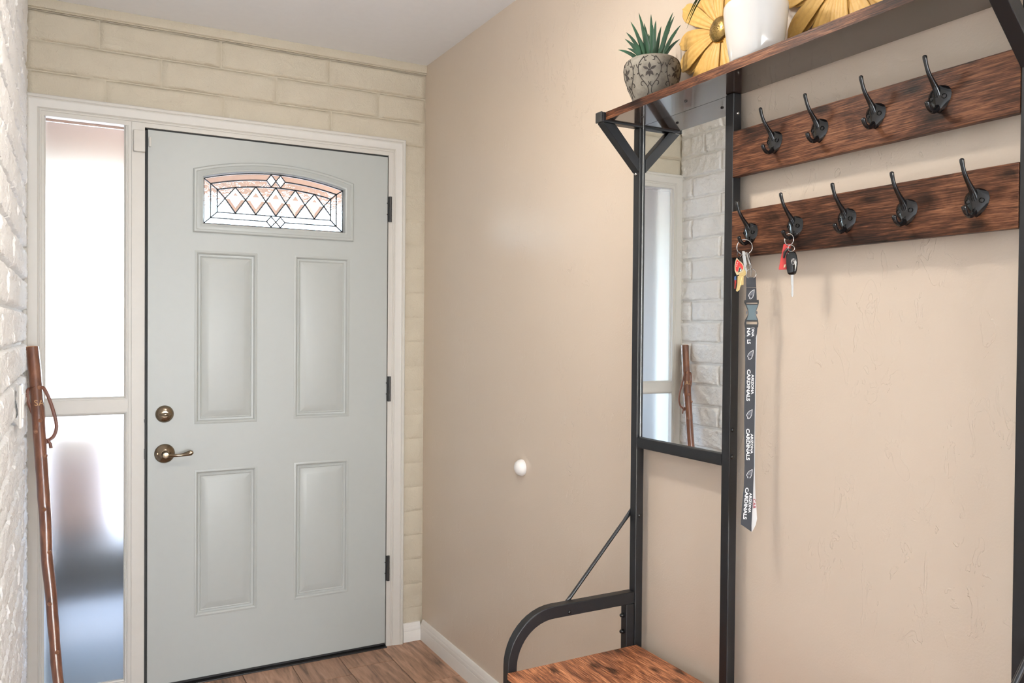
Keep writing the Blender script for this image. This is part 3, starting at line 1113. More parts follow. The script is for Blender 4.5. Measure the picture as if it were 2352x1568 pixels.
def screw(parent, p, ax, r=0.0038, mat='hook'):
    s_ = MB()
    p = Vector(p); ax = Vector(ax)
    rings = []
    for rr, h in ((r, -0.0005), (r, 0.0008), (r * 0.75, 0.0024), (r * 0.2, 0.0030)):
        o1 = ax.orthogonal().normalized(); o2 = ax.cross(o1)
        rings.append([p + ax * h + (o1 * math.cos(k * math.pi / 5) + o2 * math.sin(k * math.pi / 5)) * rr for k in range(10)])
    s_.loft(rings)
    return s_.build('screw', M[mat], parent, smooth=50)


posts = []
for (y0, y1, z1) in ((YA0, YA1, 1.8525), (YB0, YB1, 1.8570), (YC0, YC1, 1.8525)):
    posts.append(MB().box((XF, y0, 0.0), (XB, y1, z1)).build('post', M['black'], HT, bevel=0.0022))
screw(posts[0], (XF + 0.0125, YA0, 0.8515), (0, -1, 0), 0.005)
screw(posts[0], (XF, (YA0 + YA1) / 2 + 0.002, 1.735), (-1, 0, 0), 0.0045, 'steel')
screw(posts[1], (XF + 0.013, YB0, 1.8130), (0, -1, 0), 0.004, 'steel')
screw(posts[1], (XF + 0.009, YB0, 1.112), (0, -1, 0), 0.005)
screw(posts[1], (XF + 0.009, YB0, 1.052), (0, -1, 0), 0.0055)
for (y0, y1) in ((YA0, YA1), (YC0, YC1)):
    e = MB().box((0.930, y0, 1.8527), (1.0700, y1, ZSH)).build('end_tube', M['black'], HT, bevel=0.002)
    MB().box((0.9245, y0 - 0.0005, 1.8522), (0.9298, y1 + 0.0005, ZSH + 0.0006)).build('end_cap', M['plastic'], e, bevel=0.0015)
    # 45 degree bracket
    br = MB()
    w_ = 0.0245 / math.sqrt(2)
    A = (XF, 1.738); B = (0.9335, 1.8524)
    poly = [(XF - 0.0003, 1.7370), (XF - 0.0003, 1.7370 + 2 * w_), (0.9335 + 2 * w_ - 0.0005, 1.8524), (0.9300, 1.8524)]
    br.prism(poly, lambda a, b, d_: Vector((a, d_, b)), y0, y1)
    bo = br.build('bracket', M['black'], HT, bevel=0.0018)
    screw(bo, (0.953, y0 + 0.012, 1.8520), (0, 0, -1), 0.004)
# shelf: laminate underside differs from the grained faces
sh = MB()
sh.box((0.939, YC1 + 0.0006, 1.8572), (1.0705, YA0 - 0.0006, ZSH))
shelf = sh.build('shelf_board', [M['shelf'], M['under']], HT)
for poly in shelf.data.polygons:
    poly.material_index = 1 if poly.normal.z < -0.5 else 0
for y in (-1.60, -1.76):
    screw(shelf, (1.0, y, 1.8570), (0, 0, -1), 0.004)
# hook boards
hbs = []
for zb, zt, mt in ((1.6700, 1.7707, 'board'), (1.4930, 1.5945, 'board2')):
    hbs.append(MB().box((XF - 0.0008, YC1 + 0.0005, zb), (XF + 0.0142, YB0 - 0.0005, zt)).build('hook_board', M[mt], HT, bevel=0.0008))


def hook_mesh():
    b = MB()
    # domed two-facet plate, pointed below
    def half_width(v):      # v 0 bottom .. 1 top
        pts = [(0, 0.0005), (0.06, 0.006), (0.2, 0.0125), (0.4, 0.0188), (0.6, 0.0212), (0.78, 0.0195), (0.9, 0.0145), (0.97, 0.008), (1.0, 0.002)]
        for (a, wa), (c_, wc) in zip(pts[:-1], pts[1:]):
            if a <= v <= c_: return wa + (wc - wa) * (v - a) / (c_ - a)
        return 0.002
    nv, nu = 16, 14
    rows_ = []
    for j in range(nv + 1):
        v = j / nv
        hw = half_width(v)
        z = -0.0245 + 0.047 * v
        ring = []
        for i in range(nu + 1):
            u = -1 + 2 * i / nu
            k = 1 - abs(u)
            dome = (1 - abs(u) ** 3) * 0.0042 * min(1, hw / 0.010) + 0.0042 * k * min(1, hw / 0.012)
            ring.append(Vector((-dome - 0.0006, u * hw, z)))
        rows_.append(ring)
    vs = [p for r_ in rows_ for p in r_]
    fs = [(j * (nu + 1) + i, j * (nu + 1) + i + 1, (j + 1) * (nu + 1) + i + 1, (j + 1) * (nu + 1) + i) for j in range(nv) for i in range(nu)]
    b.add(vs, fs)
    # upper arm
    up_ = [(-0.003, 0.002), (-0.0075, 0.0105), (-0.0135, 0.0185), (-0.0210, 0.0265), (-0.0285, 0.0350), (-0.0345, 0.0440), (-0.0385, 0.0530), (-0.0410, 0.0600), (-0.0416, 0.0640), (-0.0417, 0.0655)]
    b.tube(*smooth_path([(x, 0, z) for x, z in up_], [0.0062, 0.0060, 0.0050, 0.0041, 0.0036, 0.0033, 0.0032, 0.0037, 0.0036, 0.0018], 3), 12)
    lo_ = [(-0.003, -0.012), (-0.010, -0.0200), (-0.018, -0.0235), (-0.0255, -0.0215), (-0.0310, -0.0165), (-0.0340, -0.0105), (-0.0350, -0.0085)]
    b.tube(*smooth_path([(x, 0, z) for x, z in lo_], [0.0052, 0.0046, 0.0040, 0.0037, 0.0038, 0.0042, 0.0022], 4), 12)
    # two screw heads
    for s in (-1, 1):
        ring = []
        for rr, h in ((0.0042, -0.0035), (0.0042, -0.0072), (0.0030, -0.0080), (0.0026, -0.0068), (0.0004, -0.0066)):
            ring.append([Vector((h, s * 0.0112 + rr * math.cos(k * math.pi / 6), 0.001 + rr * math.sin(k * math.pi / 6))) for k in range(12)])
        b.loft(ring, False, True)
    return b.mesh('hook', M['hook'], smooth=35)


hm = hook_mesh()
UP = [-1.9865, -2.1009, -2.2261, -2.3489]
LOW = [-1.9222, -2.0435, -2.1674, -2.2908, -2.4150]
for y in UP: place(hm, 'hook', hbs[0], (XF - 0.0008, y, 1.7232))
for y in LOW: place(hm, 'hook', hbs[1], (XF - 0.0008, y, 1.5415))
# mirror with rail and thin edging
mr = MB().box((1.0550, YB1 + 0.0006, 1.0560), (1.0600, YA0 - 0.0006, 1.8568)).build('mirror_glass', M['mirror'], HT)
ed = MB()
ed.box((1.0535, YA0 - 0.0024, 1.0560), (1.0549, YA0 - 0.0006, 1.8568)).box((1.0535, YB1 + 0.0006, 1.0560), (1.0549, YB1 + 0.0020, 1.8568))
ed.build('mirror_edge', M['steel'], mr)
rl = MB().box((XF, YB1 + 0.0003, 1.0290), (XB, YA0 - 0.0003, 1.0556)).build('mirror_rail', M['black'], HT, bevel=0.002)
# bench: arm frames, brace rods, seat
XA = 0.673


def rr_path():
    pts = []
    R = 0.116
    cz = 0.6400 - R
    cx = XA + 0.0125 + R
    pts.append((XA + 0.0125, 0.0))
    pts.append((XA + 0.0125, 0.30))
    pts.append((XA + 0.0125, cz))
    for i in range(1, 13):
        a = math.pi - (math.pi / 2) * i / 12
        pts.append((cx + R * math.cos(a), cz + R * math.sin(a)))
    pts.append((XF - 0.0007, 0.6400))
    return pts


arms = []
for (y0, y1, sgn) in ((YA0, YA1, 1), (YC0, YC1, -1)):
    pts = rr_path()
    n = len(pts)
    rings = []
    for i, p in enumerate(pts):
        a = Vector(pts[max(0, i - 1)]); c_ = Vector(pts[min(n - 1, i + 1)])
        t_ = (c_ - a).normalized()
        nn = Vector((-t_.y, t_.x)) * (0.0125 + 0.003 * max(0, min(1, (i - 2) / 12)))
        p = Vector(p)
        P1 = p + nn; P2 = p - nn
        k = 0.0022
        q = []
        for (pp, yy, sx) in ((P1, y0, 0), (P1, y1, 0), (P2, y1, 0), (P2, y0, 0)):
            q.append(Vector((pp.x, yy, pp.y)))
        rings.append(q)
    ab = MB()
    ab.loft(rings)
    af = ab.build('arm_frame', M['black'], HT, smooth=35, bevel=0.0022)
    MB().box((XF - 0.0260, y0 + 0.0005, 0.0), (XF - 0.0008, y1 - 0.0005, 0.6245)).build('rear_leg', M['black'], af, bevel=0.002)
    for zz in (0.595, 0.553):
        s_ = MB()
        s_.cyl((XF - 0.026, (y0 + y1) / 2, zz), (XF - 0.0325, (y0 + y1) / 2, zz), 0.0058, 12)
        s_.lathe([(0.0058, 0.0), (0.004, -0.0035), (0.0, -0.0045)], (XF - 0.0325, (y0 + y1) / 2, zz), 12, 'x', cap=False)
        s_.build('screw', M['hook'], af, smooth=40)
    screw(af, (0.845, y0, 0.634), (0, -1, 0), 0.0048)
    # brace rod with flattened ends on the outer side
    yo = (y1 + 0.004) if sgn > 0 else (y0 - 0.004)
    rd = MB()
    p0 = Vector((1.058, yo, 0.8650)); p1 = Vector((0.840, yo, 0.6330))
    ts = [0, 0.05, 0.09, 0.13, 0.5, 0.87, 0.91, 0.95, 1.0]
    rad = [0.0070, 0.0070, 0.0060, 0.0046, 0.0046, 0.0046, 0.0060, 0.0070, 0.0070]
    fl_ = [0.0022, 0.0022, 0.0034, 0.0046, 0.0046, 0.0046, 0.0034, 0.0022, 0.0022]
    dirv = (p1 - p0).normalized(); side = Vector((0, 1, 0)); nv_ = dirv.cross(side)
    rings = []
    for tt_, ra, fb in zip(ts, rad, fl_):
        c_ = p0.lerp(p1, tt_)
        rings.append([c_ + nv_ * (ra * math.cos(2 * math.pi * k / 12)) + side * (fb * math.sin(2 * math.pi * k / 12)) for k in range(12)])
    rd.loft(rings)
    rd.build('brace_rod', M['black'], HT, smooth=40)
st = MB().box((XA - 0.002, YC1 + 0.0012, 0.5020), (1.0515, YA0 - 0.0012, 0.5170))
seat = st.build('seat_board', M['seat'], HT, bevel=0.0008)
sf = MB()
sf.box((XA, YC1, 0.4760), (XA + 0.025, YA0, 0.5018)).box((XF - 0.026, YC1, 0.4760), (XF - 0.001, YA0, 0.5018))
sf.build('seat_frame', M['black'], HT)
lowf = MB()
lowf.box((XA, YC1, 0.1500), (XA + 0.025, YA0, 0.1750)).box((XF - 0.026, YC1, 0.1500), (XF - 0.001, YA0, 0.1750))
for k in range(14):
    x = XA + 0.03 + k * 0.0225
    lowf.box((x, YC1, 0.1750), (x + 0.006, YA0, 0.1790))
lowf.build('shoe_rack', M['black'], HT)

# ------------------------------------------------------------------ things on the shelf
# grey carved pot with a spiky succulent
PC = Vector((0.985, -1.655, ZSH))
gp = empty('succulent_pot', PC)
tag(gp, 'grey stone-look pot carved with scrolls, holding a spiky green succulent on the shelf', 'potted plant')
pprof = [(0.040, 0.0), (0.0445, 0.001), (0.0505, 0.014), (0.0590, 0.035), (0.0650, 0.056), (0.0675, 0.074), (0.0660, 0.086), (0.0615, 0.0945), (0.0555, 0.0985), (0.0510, 0.0990), (0.0490, 0.0965), (0.0485, 0.086)]
MB().lathe(pprof, PC, 56, 'z').build('pot', M['potgrey'], gp, smooth=50)
MB().lathe([(0.0, 0.089), (0.03, 0.090), (0.0488, 0.0865)], PC, 30, 'z', cap=False).build('soil', M['soil'], gp)


def pot_r(h):
    for (r0, h0), (r1, h1) in zip(pprof[:-3], pprof[1:-2]):
        if h0 <= h <= h1: return r0 + (r1 - r0) * (h - h0) / max(1e-6, h1 - h0)
    return pprof[-4][0]


def on_pot(th, h, out=0.0004):
    r_ = pot_r(h) + out
    return PC + Vector((r_ * math.cos(th), r_ * math.sin(th), h))


TH0 = math.atan2(-1.567, -1.234)
cv = MB()
mmz = 0.058        # flower height above the base


def pot_line(pts, th0, wd=0.0009, sy=1.0):
    P = []
    for i in range(len(pts) - 1):
        for k in range(3):
            f = k / 3
            P.append((pts[i][0] + (pts[i + 1][0] - pts[i][0]) * f, pts[i][1] + (pts[i + 1][1] - pts[i][1]) * f))
    P.append(pts[-1])
    P = [(q.x, q.y) for q in smooth_path([(a, b, 0) for a, b in pts], None, 5)]
    W_ = [on_pot(th0 + a / 1000 / 0.0665, max(0.003, min(0.0975, mmz + b / 1000))) for a, b in P]
    cv.tube(W_, wd, 5)


for k in range(6):
    th0 = TH0 - 0.10 + k * math.pi / 3
    # five-petalled flower, a wider one on top
    for ang, L in ((90, 17), (152, 18), (28, 18), (232, 16), (270, 15), (308, 16)):
        a = math.radians(ang)
        p0, p1 = (2.6 * math.cos(a), 2.6 * math.sin(a)), (L * math.cos(a), L * math.sin(a))
        n_ = 5
        pts = []
        for i in range(n_ + 1):
            u = i / n_
            wv = 3.1 * math.sin(math.pi * (u ** 0.8)) if 0 < u < 1 else 0.0
            pts.append((u, wv))
        out = []
        for sgn in (1, -1):
            seq = pts if sgn == 1 else list(reversed(pts))[1:-1]
            for u, wv in seq:
                x = p0[0] + (p1[0] - p0[0]) * u - math.sin(a) * wv * sgn
                y = p0[1] + (p1[1] - p0[1]) * u + math.cos(a) * wv * sgn
                out.append(on_pot(th0 + x / 1000 / 0.0665, mmz + y / 1000, 0.0006))
        c_ = len(out)
        cv.add(out, [tuple(range(c_))])
    cv.add([on_pot(th0 + x / 1000 / 0.0665, mmz + y / 1000, 0.0007) for x, y in ((-3.5, -2), (3.5, -2), (3.5, 2), (-3.5, 2))], [(0, 1, 2, 3)])
    for s in (1, -1):
        q = lambda L: [(a * s, b) for a, b in L]
        pot_line(q([(14, 33), (17, 28), (24, 18), (27, 8), (26.5, -4), (21, -17), (12, -28), (6, -36), (5, -46), (9, -52)]), th0)
        pot_line(q([(17, 28), (10, 30), (4, 34)]), th0)
        pot_line(q([(27, 6), (31, 12), (32, 16)]), th0)
        pot_line(q([(26.5, -3), (31, -6)]), th0)
        pot_line(q([(23, -13), (18, -9), (15.5, -13)]), th0)
        pot_line(q([(16, -24), (22, -24), (24, -30), (20, -32)]), th0)
        pot_line(q([(6, -36), (1.5, -30), (3.5, -25)]), th0)
        pot_line(q([(25, 15), (21, 13), (19, 16)]), th0)
        pot_line(q([(11, 28), (11, 22), (7, 22)]), th0)
cv.build('carved_scrolls', M['carve'], gp, smooth=60, fix=False)


def leaf(mb, p0, p1, bend, wd, side, th=0.004, n=9):
    """pointed fleshy blade from p0 to p1"""
    p0, p1 = Vector(p0), Vector(p1)
    d_ = p1 - p0
    side = Vector(side) - d_ * (Vector(side).dot(d_) / d_.length_squared)
    side.normalize()
    nr = d_.cross(side).normalized()
    rings = []
    for i in range(n + 1):
        u = i / n
        c_ = p0 + d_ * u + Vector(bend) * (4 * u * (1 - u))
        wv = wd * (0.75 + 0.9 * u) * (1 - u) ** 0.75 + 0.0002
        tv = th * (1 - u) ** 0.8 + 0.0002
        rings.append([c_ + side * wv, c_ + nr * tv * 0.35 + side * wv * 0.4, c_ + nr * tv * 0.5, c_ + nr * tv * 0.35 - side * wv * 0.4, c_ - side * wv, c_ - nr * tv * 0.5])
    mb.loft(rings)


uu = Vector((0.785, -0.62, 0)); nn_ = Vector((-0.62, -0.785, 0))
tips = [(-33.5, 129.3, .0), (-52.3, 105.2, .01), (-20.8, 110.9, -.02), (-4.5, 118.1, .015), (7, 99.7, .025), (47.4, 126.1, 0), (50.4, 112.8, .01), (65.8, 91.4, .01),
        (56.6, 81.6, -.01), (64, 61.5, .0), (-60.2, 81.2, .0), (-62.3, 76.9, .02), (-66.7, 72.7, -.01), (-62.9, 59.2, .02), (-41, 73.6, .03), (-81.2, 40.1, .01), (-59, 39, .02),
        (20, 105, -.03), (-10, 95, -.045), (30, 80, -.05), (-30, 75, -.055), (40, 70, .04), (0, 80, .05), (-20, 70, .05)]
for (a, b, dn) in tips:
    lf = MB()
    tip = Vector((0.985, -1.655, 1.9635)) + uu * (a / 1000) + Vector((0, 0, b / 1000)) + nn_ * dn
    root = PC + Vector((0, 0, 0.088)) + uu * (a / 1000 * 0.30) + nn_ * dn * 0.5
    L = (tip - root).length
    leaf(lf, root, tip, Vector((0, 0, 0.006)) - uu * (a / 1000 * 0.06), 0.0058, uu, 0.005)
    lf.build('leaf', M['leaf'], gp, smooth=45)


# sunflowers leaning on the wall
def sunflower(C_, label, seed, rot0):
    rnd = random.Random(seed)
    e = empty('metal_sunflower', C_)
    tag(e, label, 'flower ornament', 'yellow metal sunflowers on the shelf')
    C_ = Vector(C_)
    for layer in (1, 0):
        nP = 13 if layer == 0 else 12
        for k in range(nP):
            a = rot0 + 2 * math.pi * (k + 0.5 * layer) / nP + rnd.uniform(-0.04, 0.04)
            up_ = math.sin(a)
            R_ = rnd.uniform(0.150, 0.166) - 0.012 * layer
            # petals stop at the shelf
            if up_ < -0.2: R_ = min(R_, (C_.z - ZSH - 0.004) / -up_ * 0.985)
            if R_ < 0.05: continue
            rad_ = Vector((0, -math.cos(a), math.sin(a)))
            tan_ = Vector((0, math.sin(a), math.cos(a)))
            wmax = 0.0225 if layer == 0 else 0.0225
            x_ = 0.006 * layer
            n_, m_ = 14, 12

            def fn(i, j, f=1.0):
                u = j
                wd = wmax * (0.36 + 0.64 * math.sin(min(1, u * 1.12) * math.pi * 0.56)) * (math.sqrt(max(0, 1 - ((u - 0.70) / 0.30) ** 2)) if u > 0.70 else 1)
                s = (i - 0.5) * 2
                groove = 0.0010 * math.cos(s * math.pi * 3.0) * (1 - u * 0.4)
                cup = 0.0025 * s * s * u
                lift = -0.006 * math.sin(u * math.pi) + 0.004 * u * u
                return C_ + rad_ * (0.020 + (R_ - 0.020) * u) + tan_ * (wd * s) + Vector((x_ + lift + groove + cup - 0.004 - 0.0022 * (k % 2), 0, 0))
            b = MB()
            b.grid(m_, n_, fn)
            ob = b.build('petal', M['petal'], e, smooth=60)
            so_ = ob.modifiers.new('thickness', 'SOLIDIFY')
            so_.thickness = 0.0014
    ds = MB()
    ds.lathe([(0.0305, -0.004), (0.0300, -0.010), (0.0270, -0.0145), (0.020, -0.0185), (0.010, -0.0205), (0.0, -0.021)], C_, 32, 'x', cap=False)
    ds_o = ds.build('flower_center', M['disc'], e, smooth=50)
    for k in range(70):
        rr_ = 0.026 * math.sqrt((k + 0.5) / 70); a = k * 2.39996
        h = -0.021 + 0.0085 * (rr_ / 0.027) ** 2
        q = C_ + Vector((h, rr_ * math.cos(a), rr_ * math.sin(a)))
        nb = ds if k == 0 else nb
    nubs = MB()
    for k in range(70):
        rr_ = 0.026 * math.sqrt((k + 0.5) / 70); a = k * 2.39996
        h = -0.0205 + 0.0070 * (rr_ / 0.027) ** 2
        q = C_ + Vector((h, rr_ * math.cos(a), rr_ * math.sin(a)))
        nubs.lathe([(0.0016, 0.0005), (0.0013, -0.0010), (0.0003, -0.0017)], q, 6, 'x')
    nb = nubs.build('seed_beads', M['disc'], ds_o, smooth=60)
    nb['kind'] = 'stuff'
    return e


sunflower((1.0725, -1.798, 2.019), 'yellow metal sunflower between the grey carved pot and the white pot', 3, 0.12)
sunflower((1.0725, -2.134, 2.025), 'yellow metal sunflower to the right of the white pot, cut by the photo top', 5, 0.30)

# white pot with an arching plant
WC = Vector((0.985, -1.988, ZSH))
wp = empty('white_planter', WC)
tag(wp, 'glossy white ceramic pot with arching green leaves on the shelf', 'potted plant')
MB().lathe([(0.048, 0.0), (0.050, 0.002), (0.0555, 0.030), (0.0605, 0.065), (0.0640, 0.100), (0.0640, 0.111), (0.0615, 0.1155), (0.0585, 0.1145), (0.0570, 0.108)], WC, 56, 'z').build('pot', M['ceramic'], wp, smooth=50)
MB().lathe([(0.0, 0.107), (0.057, 0.106)], WC, 30, 'z', cap=False).build('soil', M['soil'], wp)
rnd = random.Random(11)
for k in range(16):
    a = 2 * math.pi * k / 16 + rnd.uniform(-0.15, 0.15)
    if k == 0: a = math.radians(128)
    dr = Vector((math.cos(a) * 0.55, math.sin(a), 0))
    L = rnd.uniform(0.10, 0.17)
    tip = WC + Vector((0, 0, 0.098)) + dr * L * 1.0 + Vector((0, 0, rnd.uniform(0.10, 0.17)))
    tip.x = min(tip.x, 1.075)
    lf = MB()
    leaf(lf, WC + Vector((0, 0, 0.095)) + dr * 0.015, tip, Vector((0, 0, 0.04)), 0.0042, dr.cross(Vector((0, 0, 1))), 0.003)
    lf.build('leaf', M['leaf'], wp, smooth=45)
for dy, dzz, x_ in ((0.240, 0.150, 1.01), (0.222, 0.152, 0.99), (0.205, 0.153, 0.985)):
    lf = MB()
    leaf(lf, WC + Vector((0, 0.02, 0.095)), Vector((x_, WC.y + dy, ZSH + dzz)), Vector((0, 0, 0.085)), 0.0040, (1, 0, 0), 0.003, 14)
    lf.build('leaf', M['leaf'], wp, smooth=45)

# ------------------------------------------------------------------ keys on the hooks
UK = Vector((0.692, -0.722, 0)); NK = Vector((-0.722, -0.692, 0))


def frame(O, n_off=0.0):
    O = Vector(O)
    return lambda a, b, d_: O + UK * (a / 1000) + Vector((0, 0, b / 1000)) + NK * (n_off + d_)


def poly_out(pts, f, d0, d1, mb=None, taper=0):
    mb = mb or MB()
    return mb.prism(pts, f, d0, d1, taper)


def ring_tube(mb, f, ca, cb, ra, rb, th, d_=0.0, n=28, tilt=0.0):
    mb.tube([f(ca + ra * math.cos(2 * math.pi * k / n), cb + rb * math.sin(2 * math.pi * k / n), d_ + tilt * math.cos(2 * math.pi * k / n)) for k in range(n)], th, 8, closed=True)


BIRD = [(0.97, 1.0), (0.50, 0.83), (0.23, 0.63), (0.02, 0.35), (0.22, 0.20), (0.18, 0.08), (0.33, 0.0), (0.55, 0.05), (0.72, 0.16), (0.88, 0.42), (0.96, 0.75)]


def bird_polys(x0, y0, wd, ht, flip=False):
    def tr(L): return [((x0 + (1 - a if flip else a) * wd), y0 + b * ht) for a, b in L]
    ol = tr(BIRD)
    area = sum(ol[i][0] * ol[(i + 1) % len(ol)][1] - ol[(i + 1) % len(ol)][0] * ol[i][1] for i in range(len(ol)))
    if area < 0: ol = list(reversed(ol))
    inner = offset_loop(ol, 0.055 * wd)
    face = [(0.20, 0.30), (0.40, 0.36), (0.55, 0.40), (0.63, 0.33), (0.60, 0.22), (0.48, 0.20), (0.44, 0.27), (0.30, 0.24)]
    return ol, inner, tr(face)



O1 = (1.0205, -1.9222, 1.5262)
f1 = frame(O1)
ks = empty('key_bunch', O1)
tag(ks, 'bunch of house keys with a red bird-head charm on the leftmost lower hook', 'keys')
b = MB(); ring_tube(b, f1, 4.6, -16.0, 16.2, 16.2, 0.0011); ring_tube(b, f1, 4.6, -16.0, 16.0, 16.0, 0.0011, 0.0016)
b.build('split_ring', M['steel'], ks, smooth=60)
# red bird charm
B0, B1, B2 = bird_polys(-15.5, -76, 19.5, 37.5)
BR = [(-11.2, -38.4), (-14.0, -46.5), (-15.3, -56), (-15.0, -66.3), (-12.8, -71), (-10.4, -76.1), (-6, -73.5), (-2.3, -71.0), (2.0, -69.5), (3.8, -64.8), (3.5, -56.8), (1.0, -51.5), (-2.5, -47.5), (-7, -43.5)]
BR = list(reversed(BR)) if False else BR
ch = poly_out(BR, f1, 0.002, 0.0045).build('bird_charm', M['gold'], ks)
RD = [(-10.9, -41.5), (-12.6, -48), (-13.6, -56), (-13.2, -64.5), (-10.2, -70.0), (-7.6, -66), (-5.8, -58.5), (-4.2, -57.8), (-1.2, -62.5), (0.6, -64.8), (2.2, -63.0), (2.2, -57.5), (0.0, -52.8), (-3.0, -49.2), (-7.5, -45.2)]
poly_out(RD, f1, 0.0045, 0.0050).build('red_enamel', M['red'], ch)
poly_out([(-5.4, -60.5), (-4.0, -59.0), (-1.6, -63.5), (0.2, -66.0), (-3.0, -68.2), (-6.6, -69.0), (-8.6, -70.8), (-7.0, -66.0)], f1, 0.0045, 0.00505).build('black_enamel', M['darkprint'], ch)
poly_out([(-4.4, -66.8), (-2.6, -61.5), (-1.9, -64.5), (-0.9, -65.6), (-3.6, -68.0)], f1, 0.00505, 0.0054).build('white_enamel', M['print'], ch)
poly_out([(-6.0, -69.5), (0.8, -67.2), (0.5, -70.0), (-3.0, -71.2), (-7.6, -73.4)], f1, 0.0050, 0.0056).build('gilt_beak', M['gold'], ch)
wd = MB()
for (x, y) in ((-9.6, -49.5), (-10.6, -53.0), (-11.2, -56.6)):
    poly_out([(x - 0.8, y - 0.7), (x + 1.3, y + 0.5), (x + 1.2, y + 1.3), (x - 0.9, y + 0.2)], f1, 0.0050, 0.0054, wd)
wd.build('white_flecks', M['print'], ch)
b = MB(); ring_tube(b, f1, -6.0, -31.5, 4.2, 6.5, 0.0010, 0.003)
b.build('charm_loop', M['hook'], ks, smooth=60)


def key_part(bow, blade, mat, d0, hole=None, th=0.0022):
    b = MB()
    f = f1
    poly_out(bow, f, d0, d0 + th, b)
    poly_out(blade, f, d0 + 0.0003, d0 + th - 0.0003, b)
    return b.build('key', mat, ks, bevel=0.0003)


def disc_pts(cx, cy, r1, r2, n=16):
    return [(cx + r1 * math.cos(2 * math.pi * k / n), cy + r2 * math.sin(2 * math.pi * k / n)) for k in range(n)]


key_part(disc_pts(-2.5, -68, 8.0, 9.0), [(-9.1, -77.0), (-9.9, -96), (-12.0, -108.5), (-9.5, -110.8), (-4.6, -106.6), (-4.4, -103), (-3.4, -100.5), (-3.2, -97.0), (-2.4, -95.0), (-2.0, -88), (1.0, -75.4)], M['brass'], -0.0015)
key_part(disc_pts(1.5, -70, 7.0, 8.0), [(-2.0, -76.0), (-2.6, -96.6), (-1.2, -97.6), (0.2, -95.6), (1.6, -97.2), (3.6, -95.0), (3.2, -75.4)], M['brass'], -0.0050)
key_part(disc_pts(4.0, -34, 4.2, 9.5), [(2.0, -40), (3.5, -62), (6.5, -66), (9.0, -60), (8.2, -40)], M['steel'], -0.0085)
key_part([(-0.5, -24.5), (4.8, -24.5), (9.8, -52), (6.5, -62), (3.0, -50)], [(5.0, -60), (9.0, -60), (10.5, -66), (8.0, -70)], M['steel'], 0.0008)
key_part([(-15.5, -84), (-12.3, -83), (-11.8, -92), (-14.8, -94)], [(-15.2, -92), (-12.6, -91), (-13.4, -104), (-15.4, -104)], M['red'], -0.008)
poly_out([(-15.8, -78), (-12.3, -76.5), (-11.9, -85), (-15.8, -86)], f1, -0.0078, -0.0055).build('blue_tag', M['blue'], ks)

# lanyard
OL = Vector(O1) + UK * 0.019 + Vector((0, 0, -0.060)) + NK * 0.003
ly = empty('lanyard', OL)
tag(ly, 'long charcoal lanyard with white lettering and side-release buckle hanging below the keys', 'lanyard')
f2 = frame(O1, 0.003)
b = MB(); ring_tube(b, f2, 18.7, -73.0, 10.3, 10.3, 0.00095)
b.build('split_ring', M['steel'], ly, smooth=60)
b = MB()
b.tube([f2(9.5, -27.5, 0.001), f2(12.2, -38, 0.002), f2(14.5, -47, 0.003), f2(15.8, -55, 0.003)], [0.0022, 0.0024, 0.0032, 0.0022], 8)
b.tube([f2(9.5, -27.5, 0.001), f2(13.8, -32, 0.001), f2(16.2, -44, 0.002), f2(19.0, -60, 0.003), f2(17.8, -63, 0.003)], [0.0009] * 5, 6)
b.tube([f2(15.2, -51.0, 0.004), f2(17.0, -53.5, 0.004)], [0.0032, 0.0028], 8)
b.tube([f2(16.2, -55, 0.003), f2(17.6, -62, 0.003), f2(18.7, -66, 0.003), f2(18.6, -77.5, 0.003)], [0.0020, 0.0018, 0.0012, 0.0008], 6)
b.build('clasp', M['steel'], ly, smooth=50)


def strap_part(edges, name, mat, d0, th=0.0012, parent=ly):
    """edges: list of (left a, right a, b, d)"""
    rings = []
    for la_, ra_, b_, dd in edges:
        rings.append([f2(la_, b_, dd), f2(ra_, b_, dd), f2(ra_, b_, dd - th), f2(la_, b_, dd - th)])
    return MB().loft(rings).build(name, mat, parent, smooth=50)


strap_part([(8.7, 28.4, -80.5, 0.0), (8.5, 28.5, -84, 0.0022), (8.9, 29.2, -97, 0.0026), (9.1, 29.6, -102, 0.0024)], 'strap_loop', M['webbing'], 0)
strap_part([(9.2, 29.7, -102.6, 0.0008), (9.0, 30.4, -118, 0.001), (8.6, 31.0, -133.5, 0.001)], 'upper_strap', M['webbing'], 0)
bk_ = MB()
bk_.holed_prism([[(5.8, -128.5), (34.8, -128.5), (35.2, -134), (34.0, -140.5), (30.8, -149), (29.0, -156.3), (31.0, -163.5), (33.8, -170), (34.8, -178), (34.2, -186.5), (7.0, -186.5), (6.2, -178), (7.6, -170), (11.6, -163.5), (13.8, -156.3), (12.0, -149), (8.6, -140.5), (5.2, -134)],
                [(9.8, -136.6), (9.8, -134.4), (32.4, -134.4), (32.4, -136.6)], [(10.2, -180.2), (10.2, -174.6), (32.2, -174.6), (32.2, -180.2)]], f2, -0.0035, 0.0040)
bkl = bk_.build('buckle', M['plastic'], ly, bevel=0.0006)
poly_out([(9.6, -139.5), (33.2, -139.5), (30.2, -148), (28.6, -156.3), (30.2, -164), (32.8, -171.5), (10.8, -171.5), (13.2, -164), (14.6, -156.3), (13.0, -148)], f2, 0.0040, 0.0062).build('buckle_clip', M['buckle'], bkl, bevel=0.0008)
for x in (10.6, 30.6):
    poly_out(disc_pts(x + 0.4, -155.5, 1.5, 3.6, 10), f2, -0.001, 0.0020).build('release_tab', M['greyprint'], bkl)
strap_part([(7.4, 33.0, -186.0, 0.0024), (7.6, 32.0, -200, 0.0028), (8.2, 29.8, -209.3, 0.0026)], 'folded_end', M['webbing'], 0)
